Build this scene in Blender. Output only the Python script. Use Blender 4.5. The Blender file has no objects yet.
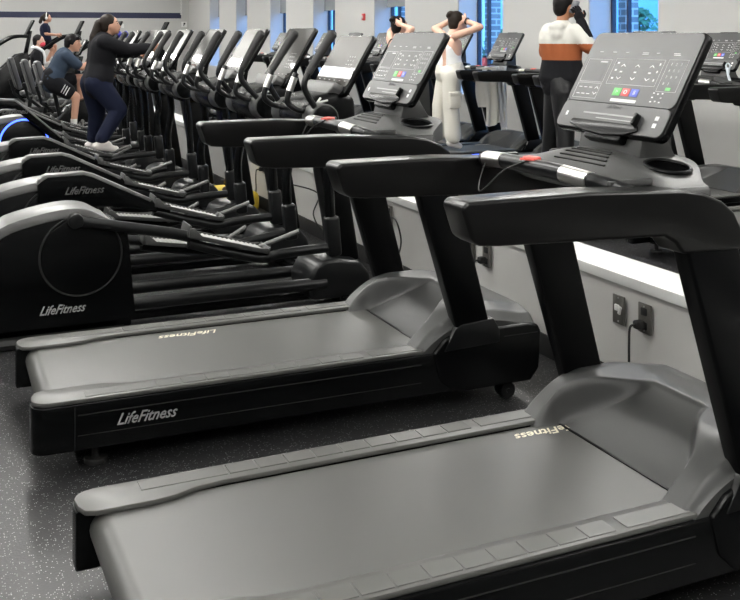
import bpy, bmesh, math, random
from mathutils import Vector, Matrix, Euler
random.seed(7)
PI = math.pi
C = bpy.context.scene.collection

# ------------------------------------------------------------------ camera
HC, FPX, YH = 1.5, 1000.0, 33.0
AZ = math.radians(66)
FW = Vector((math.cos(AZ), math.sin(AZ), 0)); RT = Vector((math.sin(AZ), -math.cos(AZ), 0))
def at(px, py, Y):
    """point of the room that the photograph shows at (px,py), on the vertical plane y = Y"""
    s = (px-370)/FPX
    z = Y/(FW.y + s*RT.y)
    p = FW*z + RT*(s*z)
    return Vector((p.x, Y, HC-(py-YH)*z/FPX))
cam = bpy.data.cameras.new('camera'); co = bpy.data.objects.new('camera', cam); C.objects.link(co)
co.location = (0, 0, HC); co.rotation_euler = (PI/2, 0, AZ-PI/2)
cam.sensor_width = 36; cam.lens = 36*FPX/740; cam.shift_y = -(300-YH)/740; cam.clip_start = .05; cam.clip_end = 200
bpy.context.scene.camera = co

# ------------------------------------------------------------------ materials
def mat(name, col, rough=.5, metal=0, spec=.5, bump=0, bscale=200, emit=None, estr=0, var=0, vscale=6, coat=0):
    m = bpy.data.materials.new(name); m.use_nodes = True
    nt = m.node_tree; b = nt.nodes['Principled BSDF']
    b.inputs['Base Color'].default_value = (*col, 1); b.inputs['Roughness'].default_value = rough
    b.inputs['Metallic'].default_value = metal; b.inputs['Specular IOR Level'].default_value = spec
    b.inputs['Coat Weight'].default_value = coat
    tc = nt.nodes.new('ShaderNodeTexCoord')
    n = nt.nodes.new('ShaderNodeTexNoise'); n.inputs['Scale'].default_value = bscale
    nt.links.new(tc.outputs['Object'], n.inputs['Vector'])
    if bump:
        bp = nt.nodes.new('ShaderNodeBump'); bp.inputs['Strength'].default_value = bump; bp.inputs['Distance'].default_value = .002
        nt.links.new(n.outputs['Fac'], bp.inputs['Height']); nt.links.new(bp.outputs['Normal'], b.inputs['Normal'])
    if var:
        n2 = nt.nodes.new('ShaderNodeTexNoise'); n2.inputs['Scale'].default_value = vscale; n2.inputs['Detail'].default_value = 4
        nt.links.new(tc.outputs['Object'], n2.inputs['Vector'])
        mx = nt.nodes.new('ShaderNodeMix'); mx.data_type = 'RGBA'
        mx.inputs[6].default_value = (*[c*(1-var) for c in col], 1); mx.inputs[7].default_value = (*[min(1, c*(1+var)) for c in col], 1)
        nt.links.new(n2.outputs['Fac'], mx.inputs[0]); nt.links.new(mx.outputs[2], b.inputs['Base Color'])
    if emit:
        b.inputs['Emission Color'].default_value = (*emit, 1); b.inputs['Emission Strength'].default_value = estr
    return m
M = {}
M['black'] = mat('black_plastic', (.0022, .0025, .0027), .27, bump=.03, bscale=600, spec=.2)
M['post'] = mat('black_powder_coat', (.0018, .002, .0023), .30, bump=.03, bscale=700, spec=.14)
M['satin'] = mat('satin_black_plastic', (.006, .0065, .007), .3, bump=.05, bscale=500, spec=.35)
M['grey'] = mat('charcoal_plastic', (.042, .043, .042), .40, bump=.08, bscale=500, var=.05)
M['rail'] = mat('graphite_rail', (.088, .088, .083), .38, bump=.05, bscale=400)
M['trim'] = mat('light_graphite_trim', (.12, .12, .118), .36)
M['pad'] = mat('armrest_pad', (.004, .004, .004), .28, bump=.05, bscale=350, spec=.32)
M['panel'] = mat('control_panel', (.036, .037, .037), .36, var=.05, spec=.4)
M['panel_low'] = mat('lower_panel', (.04, .041, .041), .38)
M['display'] = mat('display_glass', (.02, .021, .022), .4)
M['screen'] = mat('screen_glass', (.045, .043, .040), .03, spec=.14)
M['print'] = mat('pale_print', (.80, .80, .80), .5)
M['white'] = mat('white_plastic', (.75, .75, .73), .45)
M['metal'] = mat('brushed_metal', (.42, .42, .41), .32, metal=1)
M['chrome'] = mat('sensor_steel', (.75, .74, .71), .3, metal=1)
M['pedal'] = mat('pedal_rubber_tread', (.26, .26, .25), .4)
M['logo_grey'] = mat('logo_grey', (.30, .30, .30), .4)
M['logo_dim'] = mat('logo_dim', (.09, .09, .09), .4)
M['logo_cream'] = mat('logo_cream', (.78, .73, .58), .5)
M['green'] = mat('green_key', (.10, .48, .10), .35)
M['red'] = mat('red_key', (.62, .06, .06), .35)
M['blue'] = mat('blue_key', (.08, .12, .55), .35)
M['coral'] = mat('coral_clip', (.85, .16, .13), .5)
M['led'] = mat('blue_led', (.02, .03, .6), .3, emit=(.05, .12, 1), estr=5)
M['bluecap'] = mat('blue_grip_cap', (.03, .03, .28), .35)
M['rubber'] = mat('black_rubber', (.012, .012, .012), .6)
M['seat'] = mat('black_vinyl', (.035, .036, .038), .42, bump=.3, bscale=180)
M['steel_plate'] = mat('steel_wall_plate', (.17, .165, .15), .35, metal=.6)
M['wall'] = mat('warm_grey_wall_paint', (.50, .497, .48), .6, bump=.08, bscale=150)
M['kneewall'] = mat('pale_wall_paint', (.52, .515, .495), .55, bump=.06, bscale=120)
M['cap'] = mat('white_wall_cap', (.80, .80, .78), .35)
M['wall_dark'] = mat('charcoal_wall_paint', (.05, .052, .055), .7)
M['navy'] = mat('navy_paint', (.012, .016, .05), .5)
M['ceiling'] = mat('white_ceiling_tile', (.78, .78, .76), .8)
M['jamb'] = mat('window_jamb_paint', (.62, .64, .66), .5)
M['winframe'] = mat('dark_window_frame', (.02, .025, .05), .35)
M['shade'] = mat('grey_roller_shade', (.22, .24, .25), .8)
M['yellow'] = mat('yellow_fabric', (.80, .58, .05), .7)
M['brown'] = mat('brown_leather', (.06, .035, .02), .6)
M['lightfix'] = mat('led_diffuser', (1, 1, 1), .5, emit=(1, .985, .95), estr=47)
M['belt'] = mat('treadmill_belt_rubber', (.068, .068, .064), .42, bump=.02, bscale=900, spec=.6, var=.05, vscale=3)

def floor_mat():
    m = mat('speckled_rubber_floor', (.012, .012, .013), .42, bump=.35, bscale=120, spec=.55)
    nt = m.node_tree; b = nt.nodes['Principled BSDF']
    tc = nt.nodes['Texture Coordinate'] if 'Texture Coordinate' in nt.nodes else nt.nodes.new('ShaderNodeTexCoord')
    v = nt.nodes.new('ShaderNodeTexVoronoi'); v.inputs['Scale'].default_value = 175
    nt.links.new(tc.outputs['Object'], v.inputs['Vector'])
    s = nt.nodes.new('ShaderNodeSeparateColor'); nt.links.new(v.outputs['Color'], s.inputs[0])
    g = nt.nodes.new('ShaderNodeMath'); g.operation = 'GREATER_THAN'; g.inputs[1].default_value = .80; nt.links.new(s.outputs[0], g.inputs[0])
    l = nt.nodes.new('ShaderNodeMath'); l.operation = 'LESS_THAN'; l.inputs[1].default_value = .30; nt.links.new(v.outputs['Distance'], l.inputs[0])
    a = nt.nodes.new('ShaderNodeMath'); a.operation = 'MULTIPLY'; nt.links.new(g.outputs[0], a.inputs[0]); nt.links.new(l.outputs[0], a.inputs[1])
    mx = nt.nodes.new('ShaderNodeMix'); mx.data_type = 'RGBA'; mx.inputs[6].default_value = (.010, .010, .011, 1); mx.inputs[7].default_value = (.55, .55, .55, 1)
    nt.links.new(a.outputs[0], mx.inputs[0]); nt.links.new(mx.outputs[2], b.inputs['Base Color'])
    return m
M['floor'] = floor_mat()

# ------------------------------------------------------------------ mesh builder
class B:
    def __init__(s): s.bm = bmesh.new()
    def _add(s, t, mtx=None):
        if mtx is not None: bmesh.ops.transform(t, matrix=mtx, verts=t.verts)
        me = bpy.data.meshes.new('tmp'); t.to_mesh(me); t.free(); s.bm.from_mesh(me); bpy.data.meshes.remove(me); return s
    def box(s, c, d, rot=None, bev=0, seg=2):
        t = bmesh.new(); bmesh.ops.create_cube(t, size=1)
        bmesh.ops.scale(t, vec=d, verts=t.verts)
        if bev: bmesh.ops.bevel(t, geom=t.edges[:], offset=bev, segments=seg, affect='EDGES', profile=.5)
        m = Matrix.Translation(c)
        if rot is not None: m = m @ Euler(rot).to_matrix().to_4x4()
        return s._add(t, m)
    def prism(s, pts, lo, hi, plane='xz', bev=0, seg=2, mtx=None):
        t = bmesh.new()
        def P(a, b, c): return (a, c, b) if plane == 'xz' else ((a, b, c) if plane == 'xy' else (c, a, b))
        A = [t.verts.new(P(a, b, lo)) for a, b in pts]; D = [t.verts.new(P(a, b, hi)) for a, b in pts]
        n = len(pts); t.faces.new(A); t.faces.new(D[::-1])
        for i in range(n): t.faces.new((A[i], D[i], D[(i+1) % n], A[(i+1) % n]))
        bmesh.ops.recalc_face_normals(t, faces=t.faces)
        if bev: 
            es = [e for e in t.edges if len(e.link_faces) == 2 and e.calc_face_angle(0) > .5]
            bmesh.ops.bevel(t, geom=es, offset=bev, segments=seg, affect='EDGES', profile=.5, clamp_overlap=True)
        return s._add(t, mtx)
    def tube(s, pts, r, n=10, ry=None):
        pts = [Vector(p) for p in pts]; rs = r if isinstance(r, (list, tuple)) else [r]*len(pts)
        t = bmesh.new(); rings = []; up = None
        for i, p in enumerate(pts):
            d = (pts[min(i+1, len(pts)-1)] - pts[max(i-1, 0)]).normalized()
            if up is None:
                up = Vector((0, 0, 1)) if abs(d.z) < .9 else Vector((0, 1, 0))
            x = up.cross(d).normalized(); up = d.cross(x).normalized()
            rings.append([t.verts.new(p + x*math.cos(2*PI*k/n)*rs[i]*(ry or 1) + up*math.sin(2*PI*k/n)*rs[i]) for k in range(n)])
        for a, b in zip(rings, rings[1:]):
            for k in range(n): t.faces.new((a[k], a[(k+1) % n], b[(k+1) % n], b[k]))
        t.faces.new(rings[0][::-1]); t.faces.new(rings[-1])
        bmesh.ops.recalc_face_normals(t, faces=t.faces)
        return s._add(t)
    def cyl(s, p0, p1, r, n=24, bev=0):
        p0, p1 = Vector(p0), Vector(p1); d = p1-p0
        t = bmesh.new(); bmesh.ops.create_cone(t, cap_ends=True, segments=n, radius1=r, radius2=r, depth=d.length)
        if bev:
            es = [e for e in t.edges if e.calc_face_angle(0) > .8]
            bmesh.ops.bevel(t, geom=es, offset=bev, segments=2, affect='EDGES', profile=.5)
        return s._add(t, Matrix.Translation((p0+p1)/2) @ d.to_track_quat('Z', 'Y').to_matrix().to_4x4())
    def ring(s, c, nrm, R, r, n=40, k=8):
        t = bmesh.new(); q = Vector(nrm).to_track_quat('Z', 'Y').to_matrix().to_4x4(); rr = []
        for i in range(n):
            a = 2*PI*i/n; rr.append([t.verts.new(((R+r*math.cos(2*PI*j/k))*math.cos(a), (R+r*math.cos(2*PI*j/k))*math.sin(a), r*math.sin(2*PI*j/k))) for j in range(k)])
        for i in range(n):
            for j in range(k): t.faces.new((rr[i][j], rr[(i+1) % n][j], rr[(i+1) % n][(j+1) % k], rr[i][(j+1) % k]))
        return s._add(t, Matrix.Translation(c) @ q)
    def ball(s, c, r, rot=None, sub=2):
        t = bmesh.new(); bmesh.ops.create_icosphere(t, subdivisions=sub, radius=1)
        r = r if isinstance(r, (list, tuple)) else (r, r, r)
        m = Matrix.Translation(c)
        if rot is not None: m = m @ rot.to_4x4()
        return s._add(t, m @ Matrix.Diagonal((*r, 1)))
    def text(s, body, size, origin, xdir, ydir, shear=.35, ext=.0012, width=None, weight=0):
        cu = bpy.data.curves.new('t', 'FONT'); cu.body = body; cu.size = size; cu.shear = shear; cu.extrude = ext; cu.resolution_u = 2; cu.offset = weight
        cu.align_x = 'CENTER'; cu.align_y = 'CENTER'
        o = bpy.data.objects.new('t', cu); C.objects.link(o)
        bpy.context.view_layer.update()
        me = bpy.data.meshes.new_from_object(o.evaluated_get(bpy.context.evaluated_depsgraph_get()))
        t = bmesh.new(); t.from_mesh(me); bpy.data.objects.remove(o); bpy.data.curves.remove(cu); bpy.data.meshes.remove(me)
        if width:
            xs = [v.co.x for v in t.verts]; k = width/(max(xs)-min(xs)); bmesh.ops.scale(t, vec=(k, 1, 1), verts=t.verts)
        X = Vector(xdir).normalized(); Y = Vector(ydir).normalized(); Z = X.cross(Y)
        m = Matrix((X, Y, Z)).transposed().to_4x4(); m.translation = Vector(origin)
        return s._add(t, m)
    def merge(s, o): return s._add(o.bm)
    def make(s, name, m, parent=None, label=None, ang=35):
        me = bpy.data.meshes.new(name); s.bm.to_mesh(me); s.bm.free()
        for q in me.polygons: q.use_smooth = True
        me.set_sharp_from_angle(angle=math.radians(ang))
        for x in (m if isinstance(m, (list, tuple)) else [m]): me.materials.append(M[x] if isinstance(x, str) else x)
        o = bpy.data.objects.new(name, me); C.objects.link(o)
        if parent is not None: o.parent = parent
        if label: o['label'] = label
        return o
def thing(name, label, cat, loc=(0, 0, 0), rz=0, group=None):
    o = bpy.data.objects.new(name, None); C.objects.link(o); o.location = loc; o.rotation_euler = (0, 0, rz); o.empty_display_size = .1
    o['label'] = label; o['category'] = cat
    if group: o['group'] = group
    return o
def tag(o, label, cat, group=None):
    o['label'] = label; o['category'] = cat
    if group: o['group'] = group
    return o
def struct(name, b, m):
    o = b.make(name, m); o['kind'] = 'structure'; return o
def dup(root, loc, label, rz=0, group=None):
    def cp(o, par):
        c = o.copy(); C.objects.link(c)
        if par is not None: c.parent = par
        for ch in o.children: cp(ch, c)
        return c
    r = cp(root, None); r.location = loc; r.rotation_euler = (0, 0, rz); r['label'] = label
    if group: r['group'] = group
    return r
def arc(cx, cy, r, a0, a1, n=6):
    return [(cx+r*math.cos(math.radians(a0+(a1-a0)*i/n)), cy+r*math.sin(math.radians(a0+(a1-a0)*i/n))) for i in range(n+1)]
def smooth(pts, n=6):
    pts = [Vector(p) for p in pts]; out = []
    for i in range(len(pts)-1):
        p0 = pts[max(i-1, 0)]; p1 = pts[i]; p2 = pts[i+1]; p3 = pts[min(i+2, len(pts)-1)]
        for k in range(n):
            t = k/n; out.append(.5*((2*p1)+(p2-p0)*t+(2*p0-5*p1+4*p2-p3)*t*t+(3*p1-p0-3*p2+p3)*t**3))
    out.append(pts[-1]); return out
def ss(a, b, x): t = max(0, min(1, (x-a)/(b-a))); return t*t*(3-2*t)

# ------------------------------------------------------------------ room
b = B(); b.box((3, 13, -.05), (14, 34, .1)); struct('floor', b, 'floor')
b = B(); b.box((2, 13, 3.45), (11, 34, .1)); struct('ceiling', b, 'ceiling')
WX = 7.0; YB = 28.66
wins = [(8.32, 9.52), (11.40, 12.61), (14.35, 15.55), (17.33, 18.49), (20.1, 21.18), (22.9, 23.83), (25.35, 26.34)]
SILL, HEAD = .62, 2.75
b = B()
prev = -3
for a, c in wins + [(YB, YB)]:
    b.box((WX+.2, (prev+a)/2, 1.7), (.4, a-prev, 3.4)); prev = c
for a, c in wins:
    b.box((WX+.2, (a+c)/2, SILL/2), (.4, c-a, SILL)); b.box((WX+.2, (a+c)/2, (HEAD+3.4)/2), (.4, c-a, 3.4-HEAD))
struct('wall_right', b, 'wall')
b = B(); b.box((2, YB+.1, 1.7), (10.4, .2, 3.4)); struct('wall_back', b, 'wall')
b = B(); b.box((-3.4, 13, 1.7), (.2, 32, 3.4)); struct('wall_left', b, 'wall_dark')
b = B(); b.box((2, -3.1, 1.7), (10.6, .2, 3.4)); struct('wall_front', b, 'wall_dark')
b = B(); b.box((1.75, YB-.006, 2.0), (10.05, .012, .16)); struct('trim_1', b, 'navy')
for i, (a, c) in enumerate(wins):
    b = B()  # reveal lining
    b.box((WX+.16, c-.006, (SILL+HEAD)/2), (.30, .012, HEAD-SILL)); b.box((WX+.16, a+.006, (SILL+HEAD)/2), (.30, .012, HEAD-SILL))
    b.box((WX+.155, (a+c)/2, SILL+.006), (.33, c-a, .012))
    f = b.make('window_%d' % (i+1), 'jamb'); f['kind'] = 'structure'
    b = B(); X = WX+.33
    for y in (a+.03, c-.03, a+(c-a)*.74): b.box((X, y, (SILL+HEAD)/2), (.05, .03, HEAD-SILL))
    for z in (SILL+.03, HEAD-.03): b.box((X, (a+c)/2, z), (.06, c-a, .06))
    b.make('window_frame', 'winframe', f)
    b = B(); b.box((X, (a+c)/2, (SILL+HEAD)/2), (.008, c-a-.1, HEAD-SILL-.1)); b.make('pane', 'pane_glass' if 'pane_glass' in M else 'screen', f) if False else None
    g = bpy.data.materials.get('window_glass')
    if g is None:
        g = bpy.data.materials.new('window_glass'); g.use_nodes = True; nt = g.node_tree; nt.nodes.clear()
        o_ = nt.nodes.new('ShaderNodeOutputMaterial'); mx = nt.nodes.new('ShaderNodeMixShader'); tr = nt.nodes.new('ShaderNodeBsdfTransparent'); gl = nt.nodes.new('ShaderNodeBsdfGlossy'); mx.inputs[0].default_value = .05
        tr.inputs[0].default_value = (.86, .94, 1, 1); gl.inputs['Roughness'].default_value = .02
        nt.links.new(tr.outputs[0], mx.inputs[1]); nt.links.new(gl.outputs[0], mx.inputs[2]); nt.links.new(mx.outputs[0], o_.inputs[0])
    b.make('pane', g, f)
    if i >= 2:
        b = B(); b.box((WX+.24, (a+c)/2, 2.35), (.008, c-a-.04, .8)); b.tube([(WX+.24, a+.02, 1.95), (WX+.24, c-.02, 1.95)], .014)
        b.make('roller_shade', 'shade', f, 'grey roller shade lowered partway')
# knee wall between the cardio rows and the window row
KX = 2.63
b = B(); b.box((KX+.11, 9.2, .23), (.20, 22.0, .46)); struct('wall_middle', b, 'kneewall')
b = B(); b.box((KX+.105, 9.2, .4825), (.225, 22.02, .045), bev=.004); struct('trim_2', b, 'cap')
b = B(); b.box((KX+.004, 9.2, .05), (.012, 22.0, .10), bev=.003); struct('baseboard_middle', b, 'rubber')
b = B(); b.box((WX-.006, 12.8, .05), (.012, 31.6, .10)); struct('baseboard_right', b, 'rubber')
# ceiling lights
k = 0
for X in (-1.7, .9, 4.3):
    for Y in (0, 5, 10, 15, 20, 25.5):
        t = thing('ceiling_light', 'long white linear ceiling light hanging above the gym floor', 'ceiling light', (X, Y, 2.98), 0, 'linear lights under the ceiling')
        if k == 0:
            b = B(); b.box((0, 0, .0), (.10, 3.6, .05), bev=.004); b.make('diffuser', 'lightfix', t)
            b = B(); [b.tube([(0, y, .02), (0, y, .42)], .004, 6) for y in (-1.6, 1.6)]; b.make('cable', 'metal', t); L0 = t
        else:
            for ch in L0.children: c = ch.copy(); C.objects.link(c); c.parent = t
        k += 1

# ------------------------------------------------------------------ outside the windows
def brick_mat():
    m = mat('grey_brick', (.2, .2, .22), .8); nt = m.node_tree; bs = nt.nodes['Principled BSDF']
    br = nt.nodes.new('ShaderNodeTexBrick'); br.inputs['Color1'].default_value = (.22, .25, .28, 1); br.inputs['Color2'].default_value = (.30, .33, .36, 1); br.inputs['Mortar'].default_value = (.65, .7, .75, 1)
    br.inputs['Scale'].default_value = 1.0; br.inputs['Mortar Size'].default_value = .012; br.inputs['Brick Width'].default_value = .2; br.inputs['Row Height'].default_value = .085
    mp = nt.nodes.new('ShaderNodeMapping'); mp.inputs['Rotation'].default_value = (PI/2, 0, 0)
    tc = nt.nodes.new('ShaderNodeTexCoord'); sp = nt.nodes.new('ShaderNodeSeparateXYZ'); cb = nt.nodes.new('ShaderNodeCombineXYZ'); ad = nt.nodes.new('ShaderNodeMath')
    nt.links.new(tc.outputs['Object'], sp.inputs[0]); nt.links.new(sp.outputs[0], ad.inputs[0]); nt.links.new(sp.outputs[1], ad.inputs[1])
    nt.links.new(ad.outputs[0], cb.inputs[0]); nt.links.new(sp.outputs[2], cb.inputs[1]); nt.links.new(cb.outputs[0], br.inputs['Vector']); nt.links.new(br.outputs[0], bs.inputs['Base Color'])
    return m
M['brick'] = brick_mat()
M['facade'] = mat('pale_blue_glass_facade', (.22, .48, .72), .4, var=.25, vscale=.8)
M['mullion'] = mat('white_mullion', (.5, .65, .75), .4)
M['leaf'] = mat('leaf_green', (.06, .22, .12), .6, var=.3)
M['ground'] = mat('paving', (.3, .31, .32), .9)
b = B(); b.box((20, 18, -.1), (25.2, 50, .1)); struct('ground_outside', b, 'ground')
for i, (a, c) in enumerate(wins[:3]):
    b = B(); b.box((WX+.60, c+.04, 1.7), (.18, .14, 3.4)); tag(b.make('brick_pier', 'brick'), 'grey brick pier with pale mortar outside the %s window' % ['right-hand', 'second', 'third'][i], 'pier', 'brick piers outside the windows')
t = thing('office_building', 'pale blue glass building seen through the windows', 'building', (17, 18, 0))
b = B(); b.box((0, 0, 4), (2, 44, 8)); b.make('facade', 'facade', t)
for y in range(-21, 22, 3):
    b = B(); b.box((-1.03, y, 4), (.06, .35, 8)); b.make('mullion', 'mullion', t)
def bush(x, y, h, label):
    r = random.Random(int(x*7+y)); t = bmesh.new()
    for i in range(900):
        a = r.uniform(0, 2*PI); q = r.uniform(0, 1)**.5; z = r.uniform(.1, 1)
        c = Vector((math.cos(a)*q*.55*math.sin(PI*min(1, z*.8+.15)), math.sin(a)*q*.55*math.sin(PI*min(1, z*.8+.15)), z*h))
        u = Vector((r.uniform(-1, 1), r.uniform(-1, 1), r.uniform(-1, 1))).normalized()*.06; w = u.orthogonal().normalized()*.03
        t.faces.new([t.verts.new(c+d) for d in (-u, w, u, -w)])
    b = B(); b._add(t); th = thing('garden_shrub', label, 'shrub', (x, y, -.05))
    b.make('foliage', 'leaf', th); b = B(); b.tube([(0, 0, 0), (.03, 0, h*.5), (0, .03, h*.9)], [.03, .02, .008]); b.make('stem', 'brown', th)
bush(9.2, 11.3, 1.9, 'green shrub outside the right-hand window, left of its mullion'); bush(10.6, 10.2, 1.75, 'green shrub outside the right-hand window, nearer its right edge')
bush(8.9, 14.6, 1.6, 'green shrub outside the window behind the woman in white')

# ------------------------------------------------------------------ treadmill
U3 = Vector((0, -1, 0)); V3 = Vector((.165, 0, .285)).normalized(); N3 = Vector((-V3.z, 0, V3.x))
def cp(o, u, v, w=0): return Vector(o) + U3*u + V3*v + N3*w
def cmat(o):
    m = Matrix((U3, V3, U3.cross(V3))).transposed().to_4x4(); m.translation = Vector(o); return m
def rrect(w, h0, h1, r):
    return arc(w-r, h1-r, r, 0, 90, 4)+arc(-w+r, h1-r, r, 90, 180, 4)+arc(-w+r, h0+r, r, 180, 270, 4)+arc(w-r, h0+r, r, 270, 360, 4)
def pbox(b, o, u0, u1, v0, v1, w0, w1, bev=0):
    b.prism([(u0, v0), (u1, v0), (u1, v1), (u0, v1)], w0, w1, 'xy', bev, mtx=cmat(o))
def console_prints(b, o, w):
    """rows of small white icons, arrow keys and a number pad"""
    def bar(u, v, l, h=.0022): pbox(b, o, u-l/2, u+l/2, v-h/2, v+h/2, w, w+.0005)
    for u, l in ((-.19, .018), (-.125, .018), (-.065, .016), (.02, .028), (.075, .014), (.155, .026)): bar(u, .262, l)
    bar(.02, .257, .03); bar(.158, .257, .028)
    for u in (-.155,): bar(u, .226, .035, .004)
    for j, u in enumerate((-.055, .01, .075)):
        for v, s in ((.222, 1), (.168, -1)):
            for sgn in (-1, 1):
                b.prism([(0, 0), (.010, -.007*s), (.010, -.0105*s), (0, -.0035*s)] if sgn > 0 else [(0, 0), (-.010, -.007*s), (-.010, -.0105*s), (0, -.0035*s)], w, w+.0005, 'xy', mtx=cmat(o) @ Matrix.Translation((u, v, 0)))
        bar(u, .195, .012, .005)
    for v in (.225, .2, .172): bar(-.083, v, .010, .006); bar(.105, v, .006, .008)
    for i in range(4):
        for j in range(3):
            if i == 3 and j == 2: continue
            b.text(str((i*3+j+1) % 10), .013, cp(o, .152+j*.02, .227-i*.021, w), U3, V3, shear=0, ext=.0003)
    for u, v in ((-.215, .135), (-.19, .135), (-.165, .135), (-.215, .112), (-.19, .112), (-.165, .112)): bar(u, v, .016, .003); 
    for v, s in ((.140, 1), (.110, -1)):
        for sgn in (-1, 1): b.prism([(0, 0), (.009*sgn, -.007*s), (.009*sgn, -.0105*s), (0, -.0035*s)], w, w+.0005, 'xy', mtx=cmat(o) @ Matrix.Translation((-.135, v, 0)))
    for du, dv in ((0, .012), (0, -.012), (-.018, 0), (.018, 0), (-.018, .014), (.018, .014), (-.018, -.014), (.018, -.014)): bar(.15+du, .118+dv, .007, .004)
    # thin frame lines
    def fr(u0, u1, v0, v1):
        for v in (v0, v1): bar((u0+u1)/2, v, u1-u0, .0008)
        for u in (u0, u1): pbox(b, o, u-.0004, u+.0004, v0, v1, w, w+.0005)
    fr(-.235, -.12, .098, .15); fr(-.235, -.12, .155, .235); fr(-.1, .12, .152, .24); fr(.135, .215, .138, .242)

def make_treadmill(label, cream=True, logo_x=1.43):
    t = thing('treadmill', label, 'treadmill')
    for s in (-1, 1):
        # rail body, rounded rear corner, in plan
        pl = [(1.60, .305), (1.60, .41), (.05, .41)] + arc(.05, .36, .05, 90, 180, 6)[1:] + [(0, .305)]
        pl = [(x, y*s) for x, y in pl]
        b = B(); b.prism(pl, .078, .236, 'xy', .006); b.make('side_rail', 'black', t)
        sw = [(1.47, .40), (.06, .402)] + [(x+.0, y) for x, y in arc(.055, .347, .052, 95, 175, 6)] + [(.006, .31), (.02, .275), (.05, .262), (.12, .262), (.20, .262), (.26, .27), (.32, .292), (.40, .302), (1.47, .302)]
        b = B(); b.prism([(x, y*s) for x, y in sw], .236, .252, 'xy', .005)
        b.make('rail_cover', 'rail', t)
        b = B(); 
        for k in range(9): b.box((.47+k*.088, s*.358, .2525), (.083, .060, .004), bev=.0012, seg=1)
        b.box((1.352, s*.358, .2525), (.205, .060, .004), bev=.0012, seg=1)
        b.box((.30, s*.358, .2525), (.245, .060, .003), bev=.0012, seg=1)
        b.make('step_pad', 'rail', t)
        b = B(); b.box((.80, s*.4105, .2), (1.3, .003, .003)); b.box((.80, s*.4105, .13), (1.3, .002, .002)); b.box((.14, s*.4105, .155), (.002, .002, .15)); b.make('seam_strip', 'rubber', t)
        b = B(); b.cyl((.22, s*.33, 0), (.22, s*.33, .02), .04, bev=.004); b.cyl((.22, s*.33, .015), (.22, s*.33, .08), .014, 12); b.make('foot', 'rubber', t)
        b = B(); b.cyl((1.86, s*.33, .035), (1.86, s*.385, .035), .035, 20, .005); b.cyl((1.86, s*.32, .035), (1.86, s*.39, .035), .009, 12); b.box((1.86, s*.355, .07), (.05, .03, .05)); b.make('wheel', 'satin', t)
    b = B(); b.box((.85, 0, .17), (1.5, .60, .055)); b.box((.18, 0, .10), (.08, .60, .05)); b.box((1.4, 0, .1), (.1, .6, .05)); b.make('deck', 'black', t)
    pr = arc(.085, .1855, .05, 90, 270, 10) + [(1.64, .1355), (1.64, .2355)]
    b = B(); b.prism(pr, -.298, .298, 'xz'); bl = b.make('running_belt', 'belt', t)
    b = B(); b.text('LifeFitness', .062, (logo_x, .245, .2362), (-1, 0, 0), (0, -1, 0), shear=.4, ext=.0003, width=.25, weight=.0008); b.make('belt_logo', 'logo_cream', bl, 'cream script logo on belt')
    b = B(); b.text('LifeFitness', .055, (.38, -.4125, .165), (1, 0, 0), (0, 0, 1), shear=.5, width=.21, weight=.0006); b.make('side_logo', 'logo_grey', t, 'silver script logo on side rail')
    # motor cover
    t_ = bmesh.new(); nx, ny = 110, 150; g = []
    def hz(x, y):
        a = abs(y)
        S = .390 - .028*ss(1.78, 1.96, x) - .022*ss(.28, .40, a) - .055*ss(1.955, 2.0, x)**1.5
        q = max(0, min(1, (x-1.50)/.26))
        G = .226 + .158*(.72*q+.28*q*q*(3-2*q))
        f = max(0, min(1, (x-1.43)/.24)); Fh = .238 + (.152-.022*ss(.28, .40, a))*math.sin(PI/2*f)**.8
        ye = .300 - .17*ss(1.50, 1.77, x)
        w = ss(ye-.030, ye+.006, a)
        z = G*(1-w)+Fh*w
        m = ss(1.752, 1.768, x)
        return z*(1-m)+S*m
    for i in range(nx+1):
        x = 1.42 + .575*i/nx; row = []
        for j in range(ny+1):
            y = -.40+.80*j/ny; z = hz(x, y)
            z -= .035*ss(.37, .402, abs(y))
            row.append(t_.verts.new((x - .02*ss(.3, .4, abs(y))*(1 if i == nx else 0), y, z)))
        g.append(row)
    for i in range(nx):
        for j in range(ny): t_.faces.new((g[i][j], g[i+1][j], g[i+1][j+1], g[i][j+1]))
    bd = [g[0][j] for j in range(ny+1)] + [g[i][ny] for i in range(1, nx+1)] + [g[nx][j] for j in range(ny-1, -1, -1)] + [g[i][0] for i in range(nx-1, 0, -1)]
    lo = [t_.verts.new((v.co.x, v.co.y, (.225 if v.co.x < 1.55 else .22))) for v in bd]
    for i in range(len(bd)): t_.faces.new((bd[i], bd[(i+1) % len(bd)], lo[(i+1) % len(bd)], lo[i]))
    bmesh.ops.recalc_face_normals(t_, faces=t_.faces)
    b = B(); b._add(t_); b.make('motor_cover', 'grey', t, ang=38)
    b = B(); b.box((1.512, 0, .2365), (.008, .56, .004)); b.make('belt_gap', 'post', t)
    sp = [(1.50, .235), (1.55, .285), (1.60, .305), (1.78, .312), (1.93, .310), (1.985, .30), (2.0, .27), (1.99, .12), (1.95, .072), (1.66, .072), (1.58, .085), (1.53, .13)]
    b = B(); b.prism([(1.66, .072), (1.66, .22), (1.80, .30), (1.93, .30), (1.97, .28), (1.985, .12), (1.95, .072)], -.395, .395, 'xz', .012, 2); b.make('lower_cover', 'black', t)
    for s in (-1, 1):
        b = B(); b.prism(sp, *sorted((s*.380, s*.418)), 'xz', .012, 3); b.make('side_cover', 'black', t)
    b = B(); b.box((1.90, -.4185, .27), (.16, .002, .0025)); b.box((1.90, .4185, .27), (.16, .002, .0025)); b.make('cover_seam', 'rubber', t)
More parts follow.
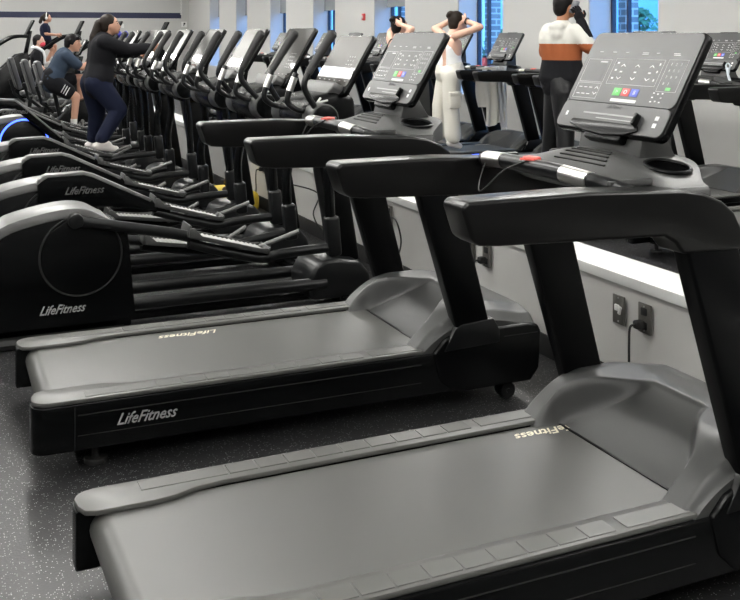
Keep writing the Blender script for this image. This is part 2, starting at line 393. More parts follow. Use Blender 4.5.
    for s in (-1, 1):
        b = B(); ys = sorted((s*.356, s*(.420 if s < 0 else .414))); b.prism([(1.385, 1.04), (1.565, 1.04), (1.765, .29), (1.615, .29)], ys[0], ys[1], 'xz', .010, 3); b.make('upright', 'post', t)
        b = B(); ys = sorted((s*.343, s*.4225)); b.prism([(1.545, .24), (1.595, .325), (1.62, .34), (1.77, .352), (1.80, .30), (1.80, .25)], ys[0], ys[1], 'xz', .006); b.make('upright_collar', 'satin', t)
        ys = sorted((s*.322, s*.424))
        ap = [(.752, 1.098), (.765, 1.112), (1.10, 1.113), (1.40, 1.098), (1.47, 1.085), (1.53, 1.062), (1.572, 1.03), (1.595, .99), (1.602, .955), (1.60, .93), (1.40, .935), (1.375, .965), (1.34, .985), (.85, 1.003), (.80, 1.008), (.778, 1.022)]
        b = B(); b.prism(ap, ys[0], ys[1], 'xz', .020, 4); b.make('armrest', 'pad', t)
    # dash
    t_ = bmesh.new(); nu, nv = 60, 110; g = []
    def dz_(x, y): return 1.098 + .056*(1-ss(.06, .40, abs(y))) * ss(1.33, 1.44, x) - .02*ss(1.60, 1.70, x)*(1-abs(y))
    for j in range(nv+1):
        y = -.40+.80*j/nv; a = abs(y)
        x0 = 1.335 + .05*ss(.15, .40, a); x1 = 1.69 - .06*(a/.40)**2 - .12*ss(.12, .405, a)
        g.append([t_.verts.new((x0+(x1-x0)*i/nu, y, dz_(x0+(x1-x0)*i/nu, y) - (.010 if i in (0, nu) or j in (0, nv) else 0))) for i in range(nu+1)])
    for j in range(nv):
        for i in range(nu):
            c_ = (g[j][i].co+g[j+1][i+1].co)/2
            if (c_.x-1.52)**2+(abs(c_.y)-.225)**2 < .061**2: continue
            t_.faces.new((g[j][i], g[j][i+1], g[j+1][i+1], g[j+1][i]))
    bd = g[0] + [g[j][nu] for j in range(1, nv+1)] + g[nv][nu-1::-1] + [g[j][0] for j in range(nv-1, 0, -1)]
    lo = [t_.verts.new((v.co.x, v.co.y, 1.055)) for v in bd]
    for i in range(len(bd)): t_.faces.new((bd[i], bd[(i+1) % len(bd)], lo[(i+1) % len(bd)], lo[i]))
    t_.faces.new(lo); bmesh.ops.recalc_face_normals(t_, faces=t_.faces)
    b = B(); b._add(t_); da = b.make('dash', 'grey', t, ang=50)
    for s in (-1, 1):
        b = B(); cz = dz_(1.52, .225)+.003; nn = Vector((0, s*.17, 1)).normalized(); cc = Vector((1.52, s*.225, cz)); b.ring(cc-nn*.001, nn, .063, .006)
        q_ = [cc-nn*d for d in (0, .02, .05)]
        tt = bmesh.new(); bmesh.ops.create_cone(tt, cap_ends=False, segments=36, radius1=.050, radius2=.061, depth=.055); b._add(tt, Matrix.Translation(cc-nn*.0275) @ nn.to_track_quat('Z', 'Y').to_matrix().to_4x4())
        b.cyl(cc-nn*.057, cc-nn*.054, .052, 32); b.make('cup_holder', 'post', da)
    b = B(); 
    for k in range(5): b.box((1.385+k*.014, 0, dz_(1.385+k*.014, 0)), (.006, .24-.02*k, .004), (0, -.25, 0))
    b.make('speaker_vent', 'rubber', da)
    gp = smooth([(1.30, .345, 1.085), (1.24, .28, 1.108), (1.225, .12, 1.118), (1.225, 0, 1.118), (1.225, -.12, 1.118), (1.24, -.28, 1.108), (1.30, -.345, 1.085)], 6)
    b = B(); b.tube(gp, .023, 12); hb = b.make('handlebar', 'satin', t)
    for s in (-1, 1):
        b = B(); b.tube([(1.232, s*.26, 1.1115), (1.225, s*.15, 1.1172)], .0245, 12); b.make('pulse_sensor', 'chrome', hb, 'steel pulse sensor sleeve')
        b = B(); b.prism([(1.24, 1.10), (1.38, 1.10), (1.38, 1.118), (1.24, 1.118)], *sorted((s*.31, s*.33)), 'xz', .004); b.make('bracket', 'grey', da)
    b = B(); b.box((1.222, 0, 1.141), (.03, .045, .012), (0, 0, .3), bev=.004); b.box((1.20, .01, 1.14), (.02, .008, .006)); b.make('safety_key', 'coral', hb, 'coral red safety key clip')
    b = B(); b.tube(smooth([(1.21, .005, 1.135), (1.18, .08, 1.10), (1.15, .16, 1.03), (1.18, .22, 1.05), (1.22, .24, 1.12)]), .0025, 6); b.make('safety_cord', 'rubber', hb)
    # console
    o = (1.478, 0, 1.215)
    b = B(); b.prism([(1.475, 1.11), (1.50, 1.222), (1.56, 1.235), (1.64, 1.11)], -.15, .14, 'xz', .008); b.prism([(1.56, 1.2), (1.60, 1.40), (1.64, 1.40), (1.66, 1.11)], -.09, .09, 'xz', .008); b.make('console_mast', 'grey', t)
    b = B(); b.prism(rrect(.253, -.012, .335, .028), -.03, -.003, 'xy', .007, 3, cmat(o)); cn = b.make('console', 'black', t)
    b = B(); b.prism(rrect(.246, .085, .329, .022), -.003, .0, 'xy', .001, 1, cmat(o)); b.make('control_panel', 'panel', cn)
    b = B(); b.prism(rrect(.246, -.006, .083, .022), -.003, .002, 'xy', .001, 1, cmat(o)); b.make('lower_panel', 'panel_low', cn)
    b = B(); tp = [(-.165, .022), (.14, .022), (.15, .004), (.10, -.014), (0, -.022), (-.10, -.014), (-.17, .004)]
    b.prism(tp, -.01, .008, 'xy', .004, 2, cmat(o)); b.make('reading_tray', 'black', cn)
    b = B(); pbox(b, o, -.14, .14, .026, .052, .002, .0028); pbox(b, o, -.19, -.14, .034, .040, .002, .0028); b.make('tray_slot', 'panel_low', cn)
    b = B(); pbox(b, o, -.13, .12, .044, .049, .0028, .0032); pbox(b, o, -.06, .10, .031, .034, .0028, .0032); b.make('tray_print', 'logo_grey', cn)
    b = B(); b.prism(rrect(.085, -.034, .0, .012), -.03, .002, 'xy', .006, 2, cmat(o)); b.make('headphone_port', 'black', cn)
    b = B(); pbox(b, o, .125, .137, .018, .055, .002, .022, .003); b.make('tray_clip', 'black', cn)
    b = B(); pbox(b, o, -.215, -.125, .162, .222, 0, .0005); b.make('display', 'display', cn)
    for u, m in ((-.035, 'green'), (.005, 'red'), (.045, 'blue')):
        b = B(); pbox(b, o, u-.004, u+.030, .112, .138, 0, .0012, .0004); k = b.make('key', m, cn, {'green': 'green start key', 'red': 'red stop key', 'blue': 'blue pause key'}[m])
    b = B(); 
    for u, ch in ((-.036, '>'), (.004, 'O'), (.044, 'II')): b.text(ch, .02, cp(o, u+.014, .125, .0014), U3, V3, 0, .0002)
    console_prints(b, cp(o, .010, -.002), .0004)
    pbox(b, o, -.215, -.205, .03, .045, .002, .0026); pbox(b, o, .195, .21, .045, .058, .002, .0026); pbox(b, o, .195, .21, .022, .036, .002, .0026)
    b.make('icon_print', 'print', cn)
    b = B(); pbox(b, o, -.035, .08, .092, .102, 0, .0008); b.make('sticker', 'white', cn, 'white sticker strip')
    b = B(); pbox(b, o, .18, .20, .14, .15, 0, .0008); b.make('enter_key', 'green', cn, 'small green enter key')
    b = B(); b.text('LifeFitness', .018, cp(o, 0, .073, .0022), U3, V3, .45, .0003, width=.07); b.make('console_logo', 'rubber', cn, 'dark script logo')
    b = B(); b.prism([(-.10, .335), (.10, .335), (.095, .345), (-.095, .345)], -.03, -.012, 'xy', .003, 1, cmat(o)); b.make('camera_bar', 'black', cn)
    # power cord lead
    return t
T1 = make_treadmill('large black treadmill in the foreground with grey belt, nearest the camera', logo_x=1.452)
T1.location = (.365, 2.415, 0); T1.rotation_euler = (0, 0, math.radians(.5))
T2 = dup(T1, (.33, 3.92, 0), 'black treadmill with silver side logo, second from the camera, between the nearest treadmill and ellipticals', math.radians(-.6))
for r_, nm in ((T2, ''),):
    for ch in r_.children:
        for g in ch.children:
            if g.name.startswith('belt_logo'): g.location.x = -.77; g.location.y = -.012
        if ch.name.startswith('side_logo'): pass
UY = [5.12, 6.28, 7.38, 8.48, 9.58, 10.70, 11.8, 12.9, 14.0, 15.1, 16.2, 17.3]
UL = ['black treadmill behind the low wall, rear end showing under the nearest armrest',
      'black treadmill by the windows at the right edge, clear clip on its dash',
      'treadmill by the windows on which the man in the striped hoodie stands',
      'empty treadmill by the windows between the hooded man and the white jacket',
      'treadmill by the windows where the woman in white stands, tilted console and bottle on it',
      'window treadmill used by the dark-haired woman behind the woman in white',
      'empty treadmill by the windows, first beyond the two women with raised arms',
      'empty treadmill by the windows, second beyond the two women with raised arms',
      'empty treadmill by the windows, third beyond the two women with raised arms',
      'empty treadmill by the windows seen behind the second elliptical console',
      'empty treadmill by the windows, next to last of the window row',
      'empty treadmill by the windows, farthest of the window row']
UT = [dup(T1, (4.35, y, 0), l, 0, 'treadmills along the windows') for y, l in zip(UY, UL)]
for ch in UT[4].children:      # blue light strip on the frame of the treadmill in use
    pass
b = B(); b.box((1.15, -.412, .215), (.5, .006, .02), bev=.002); b.make('light_strip', 'led', UT[4], 'glowing blue light strip')

# ------------------------------------------------------------------ elliptical
def make_elliptical(label, coverd, phase, ring_led=False, hx=0, hu=0, grip=(0, 0)):
    t = thing('elliptical', label, 'elliptical')
    # housing
    top = smooth([(-.12, .20, 0), (-.08, .34, 0), (.10, .46, 0), (.25, .53, 0), (.36, .60, 0), (.58, .648, 0), (.71, .645, 0), (.80, .60, 0), (.885, .555, 0), (.918, .49, 0), (.935, .30, 0), (.955, .09, 0)], 4)
    top = [Vector((p.x+hx, p.y+hu*ss(.1, .5, p.y), 0)) for p in top]
    pts = [(p.x, p.y) for p in top] + [(-.10+hx, .09)]
    b = B(); b.prism(pts, -.27, -.02, 'xz', .012, 2); hs = b.make('drive_housing', 'black', t)
    tp = [(p.x, p.y) for p in top if p.x < .84+hx]
    inner = [(x+.012, z-.042) for x, z in tp]
    b = B(); b.prism([(x, z+.004) for x, z in tp]+inner[::-1], -.276, -.014, 'xz', .008, 2); b.make('housing_trim', 'trim', t, 'lighter grey top trim')
    for s in (-1,):
        b = B(); b.cyl((.69+hx, s*.268, .425+hu), (.69+hx, s*.279, .425+hu), .185, 48, .006); b.make('crank_disc', 'black', t)
        if ring_led:
            b = B(); b.ring((.69+hx, s*.281, .425+hu), (0, 1, 0), .20, .008); b.make('light_ring', 'led', t, 'glowing blue light ring')
        else:
            b = B(); b.ring((.69, s*.270, .425), (0, 1, 0), .193, .005); b.make('disc_groove', 'rubber', t)
    b = B(); b.text('LifeFitness', .060, (.60, -.2775 if False else -.2725, .175), (1, 0, 0), (0, 0, 1), .5, width=.215, weight=.0008); b.make('housing_logo', 'logo_grey', t, 'silver script logo')
    # floor frame
    for s in (-1, 1):
        b = B(); b.tube([(.90, s*.16, .135), (2.0, s*.16, .135)], .033, 14); b.make('rail', 'satin', t)
        b = B(); b.tube([(.0, s*.24, .03), (.9, s*.24, .03)], .03, 8); b.make('foot', 'rubber', t)
    b = B(); b.box((.45, 0, .06), (1.0, .34, .06), bev=.01); b.box((.72, .08, .30), (.10, .24, .45), bev=.02); b.box((1.45, 0, .045), (1.2, .10, .05), bev=.01); b.box((2.12, 0, .03), (.07, .56, .06), bev=.012); b.make('base_frame', 'black', t)
    fp = [(1.90, .06), (1.90, .16), (1.94, .235), (2.0, .262), (2.08, .262), (2.2, .24), (2.26, .17), (2.27, .09), (2.22, .045), (1.95, .045)]
    b = B(); b.prism(fp, -.18, .13, 'xz', .022, 3); b.make('front_foot_cover', 'satin', t)
    b = B(); b.prism([(2.10, .22), (2.245, .22), (2.12, .98), (1.965, .98)], -.075, .075, 'xz', .018, 3); b.make('mast', 'post', t)
    sh = [(1.88, .97), (1.84, 1.04), (1.86, 1.11), (1.93, 1.16), (2.05, 1.18), (2.16, 1.15), (2.17, 1.02), (2.10, .93), (1.98, .92)]
    b = B(); b.prism(sh, -.20, .20, 'xz', .03, 3); b.make('shroud', 'black', t)
    b = B(); 
    b.tube([(1.925, -.205, 1.112), (1.955, -.205, 1.15)], .006, 6); b.tube([(1.925, -.205, 1.112), (1.96, -.205, 1.108)], .006, 6); b.tube([(1.945, -.205, 1.125), (1.995, -.205, 1.135)], .006, 6); b.tube([(1.96, -.205, 1.108), (1.965, -.205, 1.09)], .006, 6)
    b.make('shroud_logo', 'white', t, 'white angular monogram')
    for s, ph in ((-1, phase[0]), (1, phase[1])):
        y = s*.30
        dx, dz = ph
        def zz(x, dz=dz): return dz*(1-.75*max(0, min(1, (x-.75)/.45))) if dz > 0 else dz
        dq = zz(1.3)
        # lever
        p0 = Vector((.66+dx*.9, y, .60+dz)); p1 = Vector((1.12+dx, y, .505+dz*.8))
        if coverd:
            cv = [(.58, .625), (.555, .655), (.575, .69), (.60, .698), (.80, .703), (.86, .685), (1.19, .52), (1.23, .47), (1.22, .44), (1.12, .47), (.95, .545), (.80, .62)] if (ring_led and s < 0) else [(.555, .505), (.55, .655), (.575, .69), (.60, .698), (.80, .703), (.86, .685), (1.19, .52), (1.23, .47), (1.22, .44), (1.12, .47), (.95, .495), (.6, .50)]
            b = B(); b.prism([(x+dx, z+zz(x)) for x, z in cv], y-.035, y+.035, 'xz', .012, 3); lv = b.make('lever_cover', 'black', t)
            b = B(); b.prism([(x+dx, z+zz(x)+.003) for x, z in [(.545, .64), (.555, .672), (.575, .69), (.60, .698), (.80, .703), (.86, .685), (1.19, .52), (1.18, .505), (.85, .668), (.80, .685), (.605, .68), (.57, .66)]], y-.037, y+.037, 'xz', .004, 2); b.make('cover_trim', 'trim', t, 'lighter grey top edge')
            b = B(); b.text('LifeFitness', .060, (.80+dx, y+s*.0365, .60+zz(.8)), (1, 0, 0) if s < 0 else (-1, 0, 0), (0, 0, 1), .5, width=.22, weight=.0008); b.make('lever_logo', 'logo_dim', lv, 'outlined grey script logo')
            b = B(); b.tube([(1.18+dx, y, .475+dq), (1.3+dx, y, .45+dq)], .028, 12); b.make('lever', 'post', t)
        else:
            b = B(); b.tube([p0, p1, (1.26+dx, y, .465+dz*.7)], [.026, .028, .028], 14); b.cyl((p0.x, y-s*.03, p0.z), (p0.x, y+s*.028, p0.z), .036, 20, .004); b.make('lever', 'satin', t)
        # pedal tray
        q0 = Vector((1.215+dx, y, .475+dq*.7)); q1 = Vector((1.60+dx, y, .365+dq*.4)); ex = (q1-q0).normalized(); ez = Vector((-ex.z, 0, ex.x)); L = (q1-q0).length
        m = Matrix((ex, Vector((0, 1, 0)), ez)).transposed().to_4x4(); m.translation = q0
        yi = -s*.05
        b = B(); b.prism([(0, -.085), (L, -.085), (L+.02, -.06), (L+.02, .06), (L, .085), (0, .085), (-.02, .06), (-.02, -.06)], 0, .012, 'xy', .003, mtx=m @ Matrix.Translation((0, yi, 0)))
        for yy in (-.083, .083): b.prism([(-.01, 0), (L+.01, 0), (L+.012, .03), (L-.03, .022), (.05, .022), (.0, .055), (-.02, .045)], yy-.005+yi, yy+.005+yi, 'xz', .003, mtx=m)
        b.prism([(-.022, 0), (-.022, .06), (-.012, .06), (-.012, 0)], -.08+yi, .08+yi, 'xz', .003, mtx=m); b.prism([(L+.01, 0), (L+.015, .035), (L+.025, .035), (L+.022, 0)], -.08+yi, .08+yi, 'xz', .003, mtx=m)
        pd = b.make('pedal', 'grey', t)
        b = B(); 
        for k in range(16): b.prism([(.01+k*L/16.4, .012), (.01+(k+.7)*L/16.4, .012), (.01+(k+.35)*L/16.4, .019)], -.07+yi, .07+yi, 'xz', mtx=m)
        b.make('tread', 'pedal', pd, 'pale ribbed tread')
        # link to the arm
        e = Vector((1.975+dx*.25, y, .36+dz*.15))
        b = B(); b.tube(smooth([q0-ez*.03, (q0+q1)/2-ez*.035, q1-ez*.03, (q1.x+.10, y, q1.z-.015), e], 4), .026, 12); b.make('pedal_bar', 'satin', t)
        b = B(); b.tube([(q1.x-.02, y-s*.1, q1.z+.0), (q1.x+.20, y-s*.02, q1.z+.09)], .012, 10); b.make('brace', 'trim', t)
        b = B(); b.box(e+Vector((.01, 0, .06)), (.075, .075, .215), (0, -.08, 0), bev=.018, seg=3); b.make('arm_sleeve', 'satin', t)
        pv = Vector((1.93, y, 1.045))
        b = B(); b.tube(smooth([e+Vector((0, 0, .12)), e+Vector((-.01, 0, .3)), pv+Vector((.03, 0, -.2)), pv], 4), .028, 12)
        am = b.make('swing_arm', 'black', t)
        b = B(); b.cyl(pv-Vector((0, s*.11, 0)), pv+Vector((0, s*.035, 0)), .080, 32, .008); hu_ = b.make('pivot_hub', 'grey', t); b = B(); b.cyl(pv+Vector((0, s*.03, 0)), pv+Vector((0, s*.038, 0)), .072, 32, .002); b.make('hub_cap', 'black', hu_)
        gx = grip[0] if s < 0 else grip[1]
        b = B(); b.tube(smooth([pv, (1.87+gx*.3, y, 1.13), (1.825+gx*.6, y, 1.215), (1.845+gx*.8, y, 1.285), (1.875+gx*.85, y, 1.33)], 5), .017, 10); b.make('handle_tube', 'satin', am)
        b = B(); b.tube([(1.848+gx*.8, y, 1.288), (1.90+gx*.9, y, 1.37), (1.96+gx, y, 1.46), (1.985+gx, y, 1.495), (1.995+gx, y, 1.508)], [.022, .023, .026, .028, .016], 14); b.make('hand_grip', 'rubber', am)
        # fixed handle with pulse sensor
        fy = s*.20
        b = B(); b.tube(smooth([(1.97, s*.12, 1.12), (1.86, fy, 1.08), (1.775, fy, 1.12), (1.77, fy, 1.17), (1.80, fy, 1.25), (1.815, fy, 1.285)], 5), .016, 10); fh = b.make('fixed_handle', 'satin', t)
        b = B(); b.tube([(1.778, fy, 1.19), (1.806, fy, 1.262)], .019, 12); b.make('pulse_sensor', 'chrome', fh, 'steel pulse sensor sleeve')
    # console
    o = (2.062, 0, 1.165); ch = .43 if coverd else .375
    b = B(); b.prism([(1.98, 1.12), (2.02, 1.17), (2.12, 1.19), (2.2, 1.25), (2.18, 1.12)], -.06, .06, 'xz', .01); b.make('console_neck', 'black', t)
    b = B(); b.prism(rrect(.25, .0, ch, .03), -.035, -.004, 'xy', .008, 3, cmat(o)); b.prism(rrect(.12, .05, .25, .02), -.06, -.03, 'xy', .008, 2, cmat(o)); cn = b.make('console', 'black', t)
    b = B(); b.prism(rrect(.243, .05, ch-.007, .024), -.004, 0, 'xy', .001, 1, cmat(o)); b.make('screen', 'screen', cn)
    b = B(); b.prism([(-.20, .05), (.20, .05), (.21, .02), (.16, -.03), (0, -.05), (-.16, -.03), (-.21, .02)], -.01, .055, 'xy', .012, 3, cmat(o)); b.make('tray', 'metal' if False else 'trim', cn, 'pale grey accessory tray')
    b = B(); 
    for k in range(6): pbox(b, o, -.2+k*.075, -.18+k*.075, .08, .084, 0, .0006)
    for k in range(5):
        for j in range(3): pbox(b, o, .08+j*.035, .09+j*.035, .13+k*.025, .137+k*.025, 0, .0006)
    b.make('icon_print', 'logo_grey', cn)
    return t
EY = [5.25, 6.22, 7.2] + [5.25+1.03*k for k in range(3, 8)]
E0 = make_elliptical('nearest black elliptical with bare silver-grey rear lever and big round disc on its housing', False, ((0, 0), (-.12, -.17)))
E0.location = (0, EY[0], 0)
E1 = make_elliptical('second elliptical from the front, its raised lever cover with outlined script logo', True, ((.03, 0), (-.15, -.2)), grip=(-.085, -.05))
E1.location = (0, EY[1], 0)
for k, l in ((2, 'third elliptical from the front, with covered levers'), (3, 'fourth elliptical from the front, with covered levers'), (5, 'elliptical just beyond the woman in black top')):
    dup(E1, (0, EY[k], 0), l)
E5 = make_elliptical('elliptical with glowing blue ring that the woman in black top is using', True, ((-.09, .24), (.02, -.13)), True, .10, .12); E5.location = (0, EY[4]+.1, 0)
E6 = dup(E1, (.11, EY[6], 0), 'second elliptical beyond the woman in black top, with blue-tipped handles')
E7 = dup(E1, (.11, EY[7], 0), 'farthest elliptical, behind the blue-tipped handles')
b = B()
for s in (-1, 1): b = B(); b.ball((1.905 if s < 0 else 1.94, s*.30, 1.485), (.034, .034, .042)); b.make('grip_cap', 'bluecap', E6, 'blue grip end')


# ------------------------------------------------------------------ bikes at the back left
def make_upright_bike(label):
    t = thing('upright_bike', label, 'exercise bike')
    b = B(); b.box((-.42, 0, .04), (.08, .5, .08), bev=.02); b.box((.55, 0, .04), (.08, .5, .08), bev=.02); b.box((.07, 0, .07), (1.0, .12, .07), bev=.02); b.make('base_frame', 'satin', t)
    b = B(); b.prism([(-.12, .08), (-.18, .30), (-.05, .50), (.20, .60), (.42, .58), (.52, .40), (.50, .08)], -.11, .11, 'xz', .03, 3); b.make('drive_housing', 'black', t)
    b = B(); b.text('LifeFitness', .06, (.18, -.112, .27), (1, 0, 0), (0, 0, 1), .5, width=.22); b.make('housing_logo', 'logo_grey', t)
    b = B(); b.tube([(-.12, 0, .35), (-.22, 0, .80)], .03, 12); b.make('seat_post', 'satin', t)
    b = B(); b.prism([(-.40, .80), (-.38, .85), (-.25, .86), (-.04, .84), (-.03, .81), (-.25, .79)], -.09, .09, 'xz', .03, 3); b.make('seat', 'seat', t)
    b = B(); b.prism([(.36, .55), (.47, .55), (.60, 1.05), (.50, 1.05)], -.05, .05, 'xz', .015, 2); b.make('mast', 'black', t)
    b = B(); [b.tube(smooth([(.52, 0, 1.0), (.45, s*.16, 1.03), (.32, s*.22, 1.06), (.30, s*.22, 1.15)], 5), .017, 10) for s in (-1, 1)]; b.make('handlebar', 'rubber', t)
    b = B(); b.box((.57, 0, 1.22), (.04, .44, .34), (0, .45, 0), bev=.015); b.make('console', 'black', t)
    b = B(); b.cyl((.16, -.14, .30), (.16, .14, .30), .02); b.tube([(.16, -.14, .30), (.16, -.14, .14)], .014); b.tube([(.16, .14, .30), (.16, .14, .46)], .014); b.make('crank', 'metal', t)
    for s, z in ((-1, .13), (1, .47)):
        b = B(); b.box((.16, s*.20, z), (.10, .09, .03), bev=.01); b.make('pedal', 'rubber', t)
    return t
def make_recumbent(label):
    t = thing('recumbent_bike', label, 'exercise bike')
    b = B(); b.box((-.25, 0, .04), (.08, .5, .08), bev=.02); b.box((1.1, 0, .04), (.08, .5, .08), bev=.02); b.box((.42, 0, .14), (1.3, .12, .14), bev=.03); b.make('base_frame', 'satin', t)
    b = B(); b.prism([(.62, .1), (.58, .40), (.75, .60), (1.0, .62), (1.15, .45), (1.15, .1)], -.12, .12, 'xz', .03, 3); b.make('drive_housing', 'black', t)
    b = B(); b.box((.10, 0, .46), (.40, .40, .09), (0, -.08, 0), bev=.035, seg=3); b.make('seat', 'seat', t)
    b = B(); b.box((-.19, 0, .80), (.09, .38, .58), (0, -.28, 0), bev=.035, seg=3); b.make('backrest', 'seat', t)
    b = B(); b.box((-.245, 0, .79), (.02, .30, .5), (0, -.28, 0), bev=.01); b.make('backrest_shell', 'trim', t)
    b = B(); b.tube([(.05, 0, .18), (.08, 0, .43)], .035); b.tube([(-.02, 0, .3), (-.2, 0, .45), (-.27, 0, .7)], .025); b.make('seat_post', 'satin', t)
    b = B(); [b.tube(smooth([(.0, s*.16, .40), (.08, s*.27, .42), (.16, s*.27, .55), (.2, s*.27, .68)], 4), .015, 10) for s in (-1, 1)]; b.make('side_handle', 'trim', t)
    b = B(); b.prism([(.85, .55), (.97, .55), (.86, 1.05), (.78, 1.05)], -.05, .05, 'xz', .015, 2); b.make('mast', 'black', t)
    b = B(); b.box((.80, 0, 1.16), (.04, .44, .32), (0, .45, 0), bev=.015); b.make('console', 'black', t)
    b = B(); b.cyl((.80, -.15, .38), (.80, .15, .38), .02); b.make('crank', 'metal', t)
    for s, z in ((-1, .24), (1, .52)):
        b = B(); b.box((.80, s*.20, z), (.10, .09, .03), bev=.01); b.tube([(.8, s*.15, .38), (.8, s*.15, z)], .014); b.make('pedal', 'rubber', t)
    return t
UBY = 14.2; hip = at(51, 82, UBY)
ub = make_upright_bike('upright exercise bike the man in the navy shirt is riding'); ub.location = (hip.x+.24, UBY, 0)
rb = make_recumbent('recumbent bike with black backrest, nearest of the three empty ones'); rb.location = (1.80, 15.75, 0)
dup(rb, (1.72, 16.9, 0), 'recumbent bike with black backrest, middle of the three empty ones')
dup(rb, (1.62, 18.4, 0), 'recumbent bike with black backrest, farthest of the three empty ones, at the left edge')
hip3 = at(38, 76, 20.0)
ub2 = dup(ub, (hip3.x+.24, 20.0, 0), 'exercise bike the person with the white towel sits on')
# stair climbers
def make_stair(label):
    t = thing('stair_climber', label, 'stair climber')
    b = B(); b.prism([(-.55, 0), (-.55, .25), (-.35, .32), (.35, 1.0), (.60, 1.05), (.62, 0)], -.38, -.30, 'xz', .02); b.make('side_panel', 'black', t); b = B(); b.prism([(-.55, 0), (-.55, .25), (-.35, .32), (.35, 1.0), (.60, 1.05), (.62, 0)], .30, .38, 'xz', .02); b.make('side_panel', 'black', t)
    for k in range(4):
        b = B(); b.box((-.35+k*.23, 0, .25+k*.2), (.24, .58, .035), bev=.008); b.box((-.24+k*.23, 0, .16+k*.2), (.02, .58, .18)); b.make('step', 'grey', t)
    b = B(); b.prism([(.5, .9), (.6, .9), (.72, 1.55), (.64, 1.55)], -.06, .06, 'xz', .01); b.box((.55, 0, .5), (.14, .58, 1.0)); b.make('mast', 'black', t)
    for s in (-1, 1):
        b = B(); b.tube(smooth([(-.75, s*.36, .72), (-.6, s*.36, .85), (.10, s*.36, 1.32), (.35, s*.36, 1.42), (.6, s*.30, 1.42)], 5), .04, 12); b.make('handrail', 'post', t)
        b = B(); b.tube([(-.35, s*.35, .3), (-.4, s*.36, .96)], .03, 10); b.make('upright', 'post', t)
    b = B(); b.box((.66, 0, 1.62), (.05, .5, .40), (0, .45, 0), bev=.02); b.make('console', 'black', t)
    return t
rp = at(47, 60, 25.5)
sc = make_stair('stair climber the woman in headphones is using, by the back wall'); sc.location = (rp.x+.1, 25.5, 0)
dup(sc, (rp.x+1.0+.1, 25.9, 0), 'empty stair climber by the back wall, to the right of the woman in headphones')
dup(sc, (rp.x+2.6, 27.3, 0), 'empty stair climber closest to the back wall, rightmost of its group')
dup(sc, (rp.x-1.15, 24.6, 0), 'empty stair climber by the back wall, to the left of the woman in headphones')
# medicine balls on a rack
t = thing('ball_rack', 'low black rack holding exercise balls at the far left', 'rack', (1.25, 23.2, 0))
b = B(); [b.box((0, y, .28), (.06, .05, .56)) for y in (-.7, .7)]; b.make('rack_post', 'post', t); b = B(); b.box((0, 0, .58), (.30, 1.6, .04)); b.make('shelf', 'post', t)
for k, y in enumerate((-.5, 0, .5)):
    b = B(); b.ball((0, 0, 0), .17, sub=3); b.ring((0, 0, 0), (.3, 1, .2), .17, .004); o = b.make('exercise_ball', 'rubber'); o.location = (1.25, 23.2+y, .77)
    tag(o, ['black exercise ball on the rack, nearest', 'black exercise ball on the rack, middle one', 'black exercise ball on the rack, farthest'][k], 'ball', 'exercise balls on the rack')

# ------------------------------------------------------------------ wall plates, cords, signs
def outlet(y, z, label, plug, dark=True):
    t = thing('wall_outlet', label, 'outlet', (KX, y, z))
    b = B(); b.box((-.004, 0, 0), (.008, .075, .118), bev=.002); b.make('plate', 'steel_plate', t)
    if dark:
        for dz in (-.028, .028): b = B(); b.box((-.009, 0, dz), (.004, .034, .030), bev=.004); b.make('socket', 'rubber', t)
    else:
        b = B(); b.box((-.010, .006, .008), (.010, .028, .026), (0, 0, 0), bev=.003); b.box((-.012, -.014, .0), (.008, .014, .034), (.3, 0, 0), bev=.002); b.make('data_jack', 'white', t)
    b = B(); [b.ball((-.008, 0, dz), .004) for dz in (-.048, .048)]; b.make('screw', 'metal', t)
    if plug:
        b = B(); b.box((-.03, .006, -.022), (.04, .034, .034), bev=.008); b.tube(smooth([(-.045, .006, -.022), (-.07, .01, -.03), (-.075, .01, -.10), (-.07, .02, -.2), (-.09, .03, -.29)], 6), .005, 8); tag2 = b.make('plug_and_cord', 'rubber', t)
outlet(3.363, .355, 'steel data plate with small white jack on low wall, left of the power outlet', False, False)
outlet(3.20, .36, 'power outlet with black plug and cord on low wall beside the nearest treadmill', True)
outlet(4.43, .362, 'power outlet with black plug on low wall, right of the two under the nearest armrest', True)
outlet(4.60, .362, 'power outlet with black plug on low wall, left of the two under the nearest armrest', True)
outlet(5.60, .375, 'power outlet with looping cord on low wall behind the second treadmill', True)
outlet(8.1, .37, 'power outlet on low wall behind the ellipticals', True)
b = B(); b.tube(smooth([at(388, 216, 5.57), at(396, 224, 5.3)+Vector((0, 0, .02)), at(401, 240, 5.3), at(398, 256, 5.3), at(391, 264, 5.25)], 6), .005, 8)
tag(b.make('power_cord', 'rubber'), 'thin black power cord looping from the low wall behind second treadmill', 'cord')
b = B(); b.tube(smooth([(2.58, 6.3, .34), (2.5, 6.2, .26), (2.4, 6.15, .2), (2.35, 6.2, .3), (2.42, 6.3, .42), (2.2, 6.3, .5)], 6), .005, 8)
tag(b.make('power_cord', 'rubber'), 'thin black power cord hanging behind the second elliptical', 'cord')
fa = Vector((WX, 15.98, 0)); s_ = (364.5-370)/FPX; z_ = WX/(FW.x+s_*RT.x); fy = (FW*z_+RT*s_*z_).y; fz = HC+(YH-17)*z_/FPX
t = thing('fire_alarm', 'red fire alarm with white strobe on the window wall', 'fire alarm', (WX, fy, fz))
b = B(); b.box((-.02, 0, 0), (.04, .09, .12), bev=.008); b.make('alarm_body', 'red', t); b = B(); b.box((-.045, 0, .0), (.02, .045, .05), bev=.006); b.make('strobe', 'white', t)
def backw(px, py):
    p = at(px, py, YB); return p
p = backw(184, 24.5)
t = thing('notice_sign', 'small white notice with dark symbol on the back wall near the corner', 'sign', (p.x, YB, p.z))
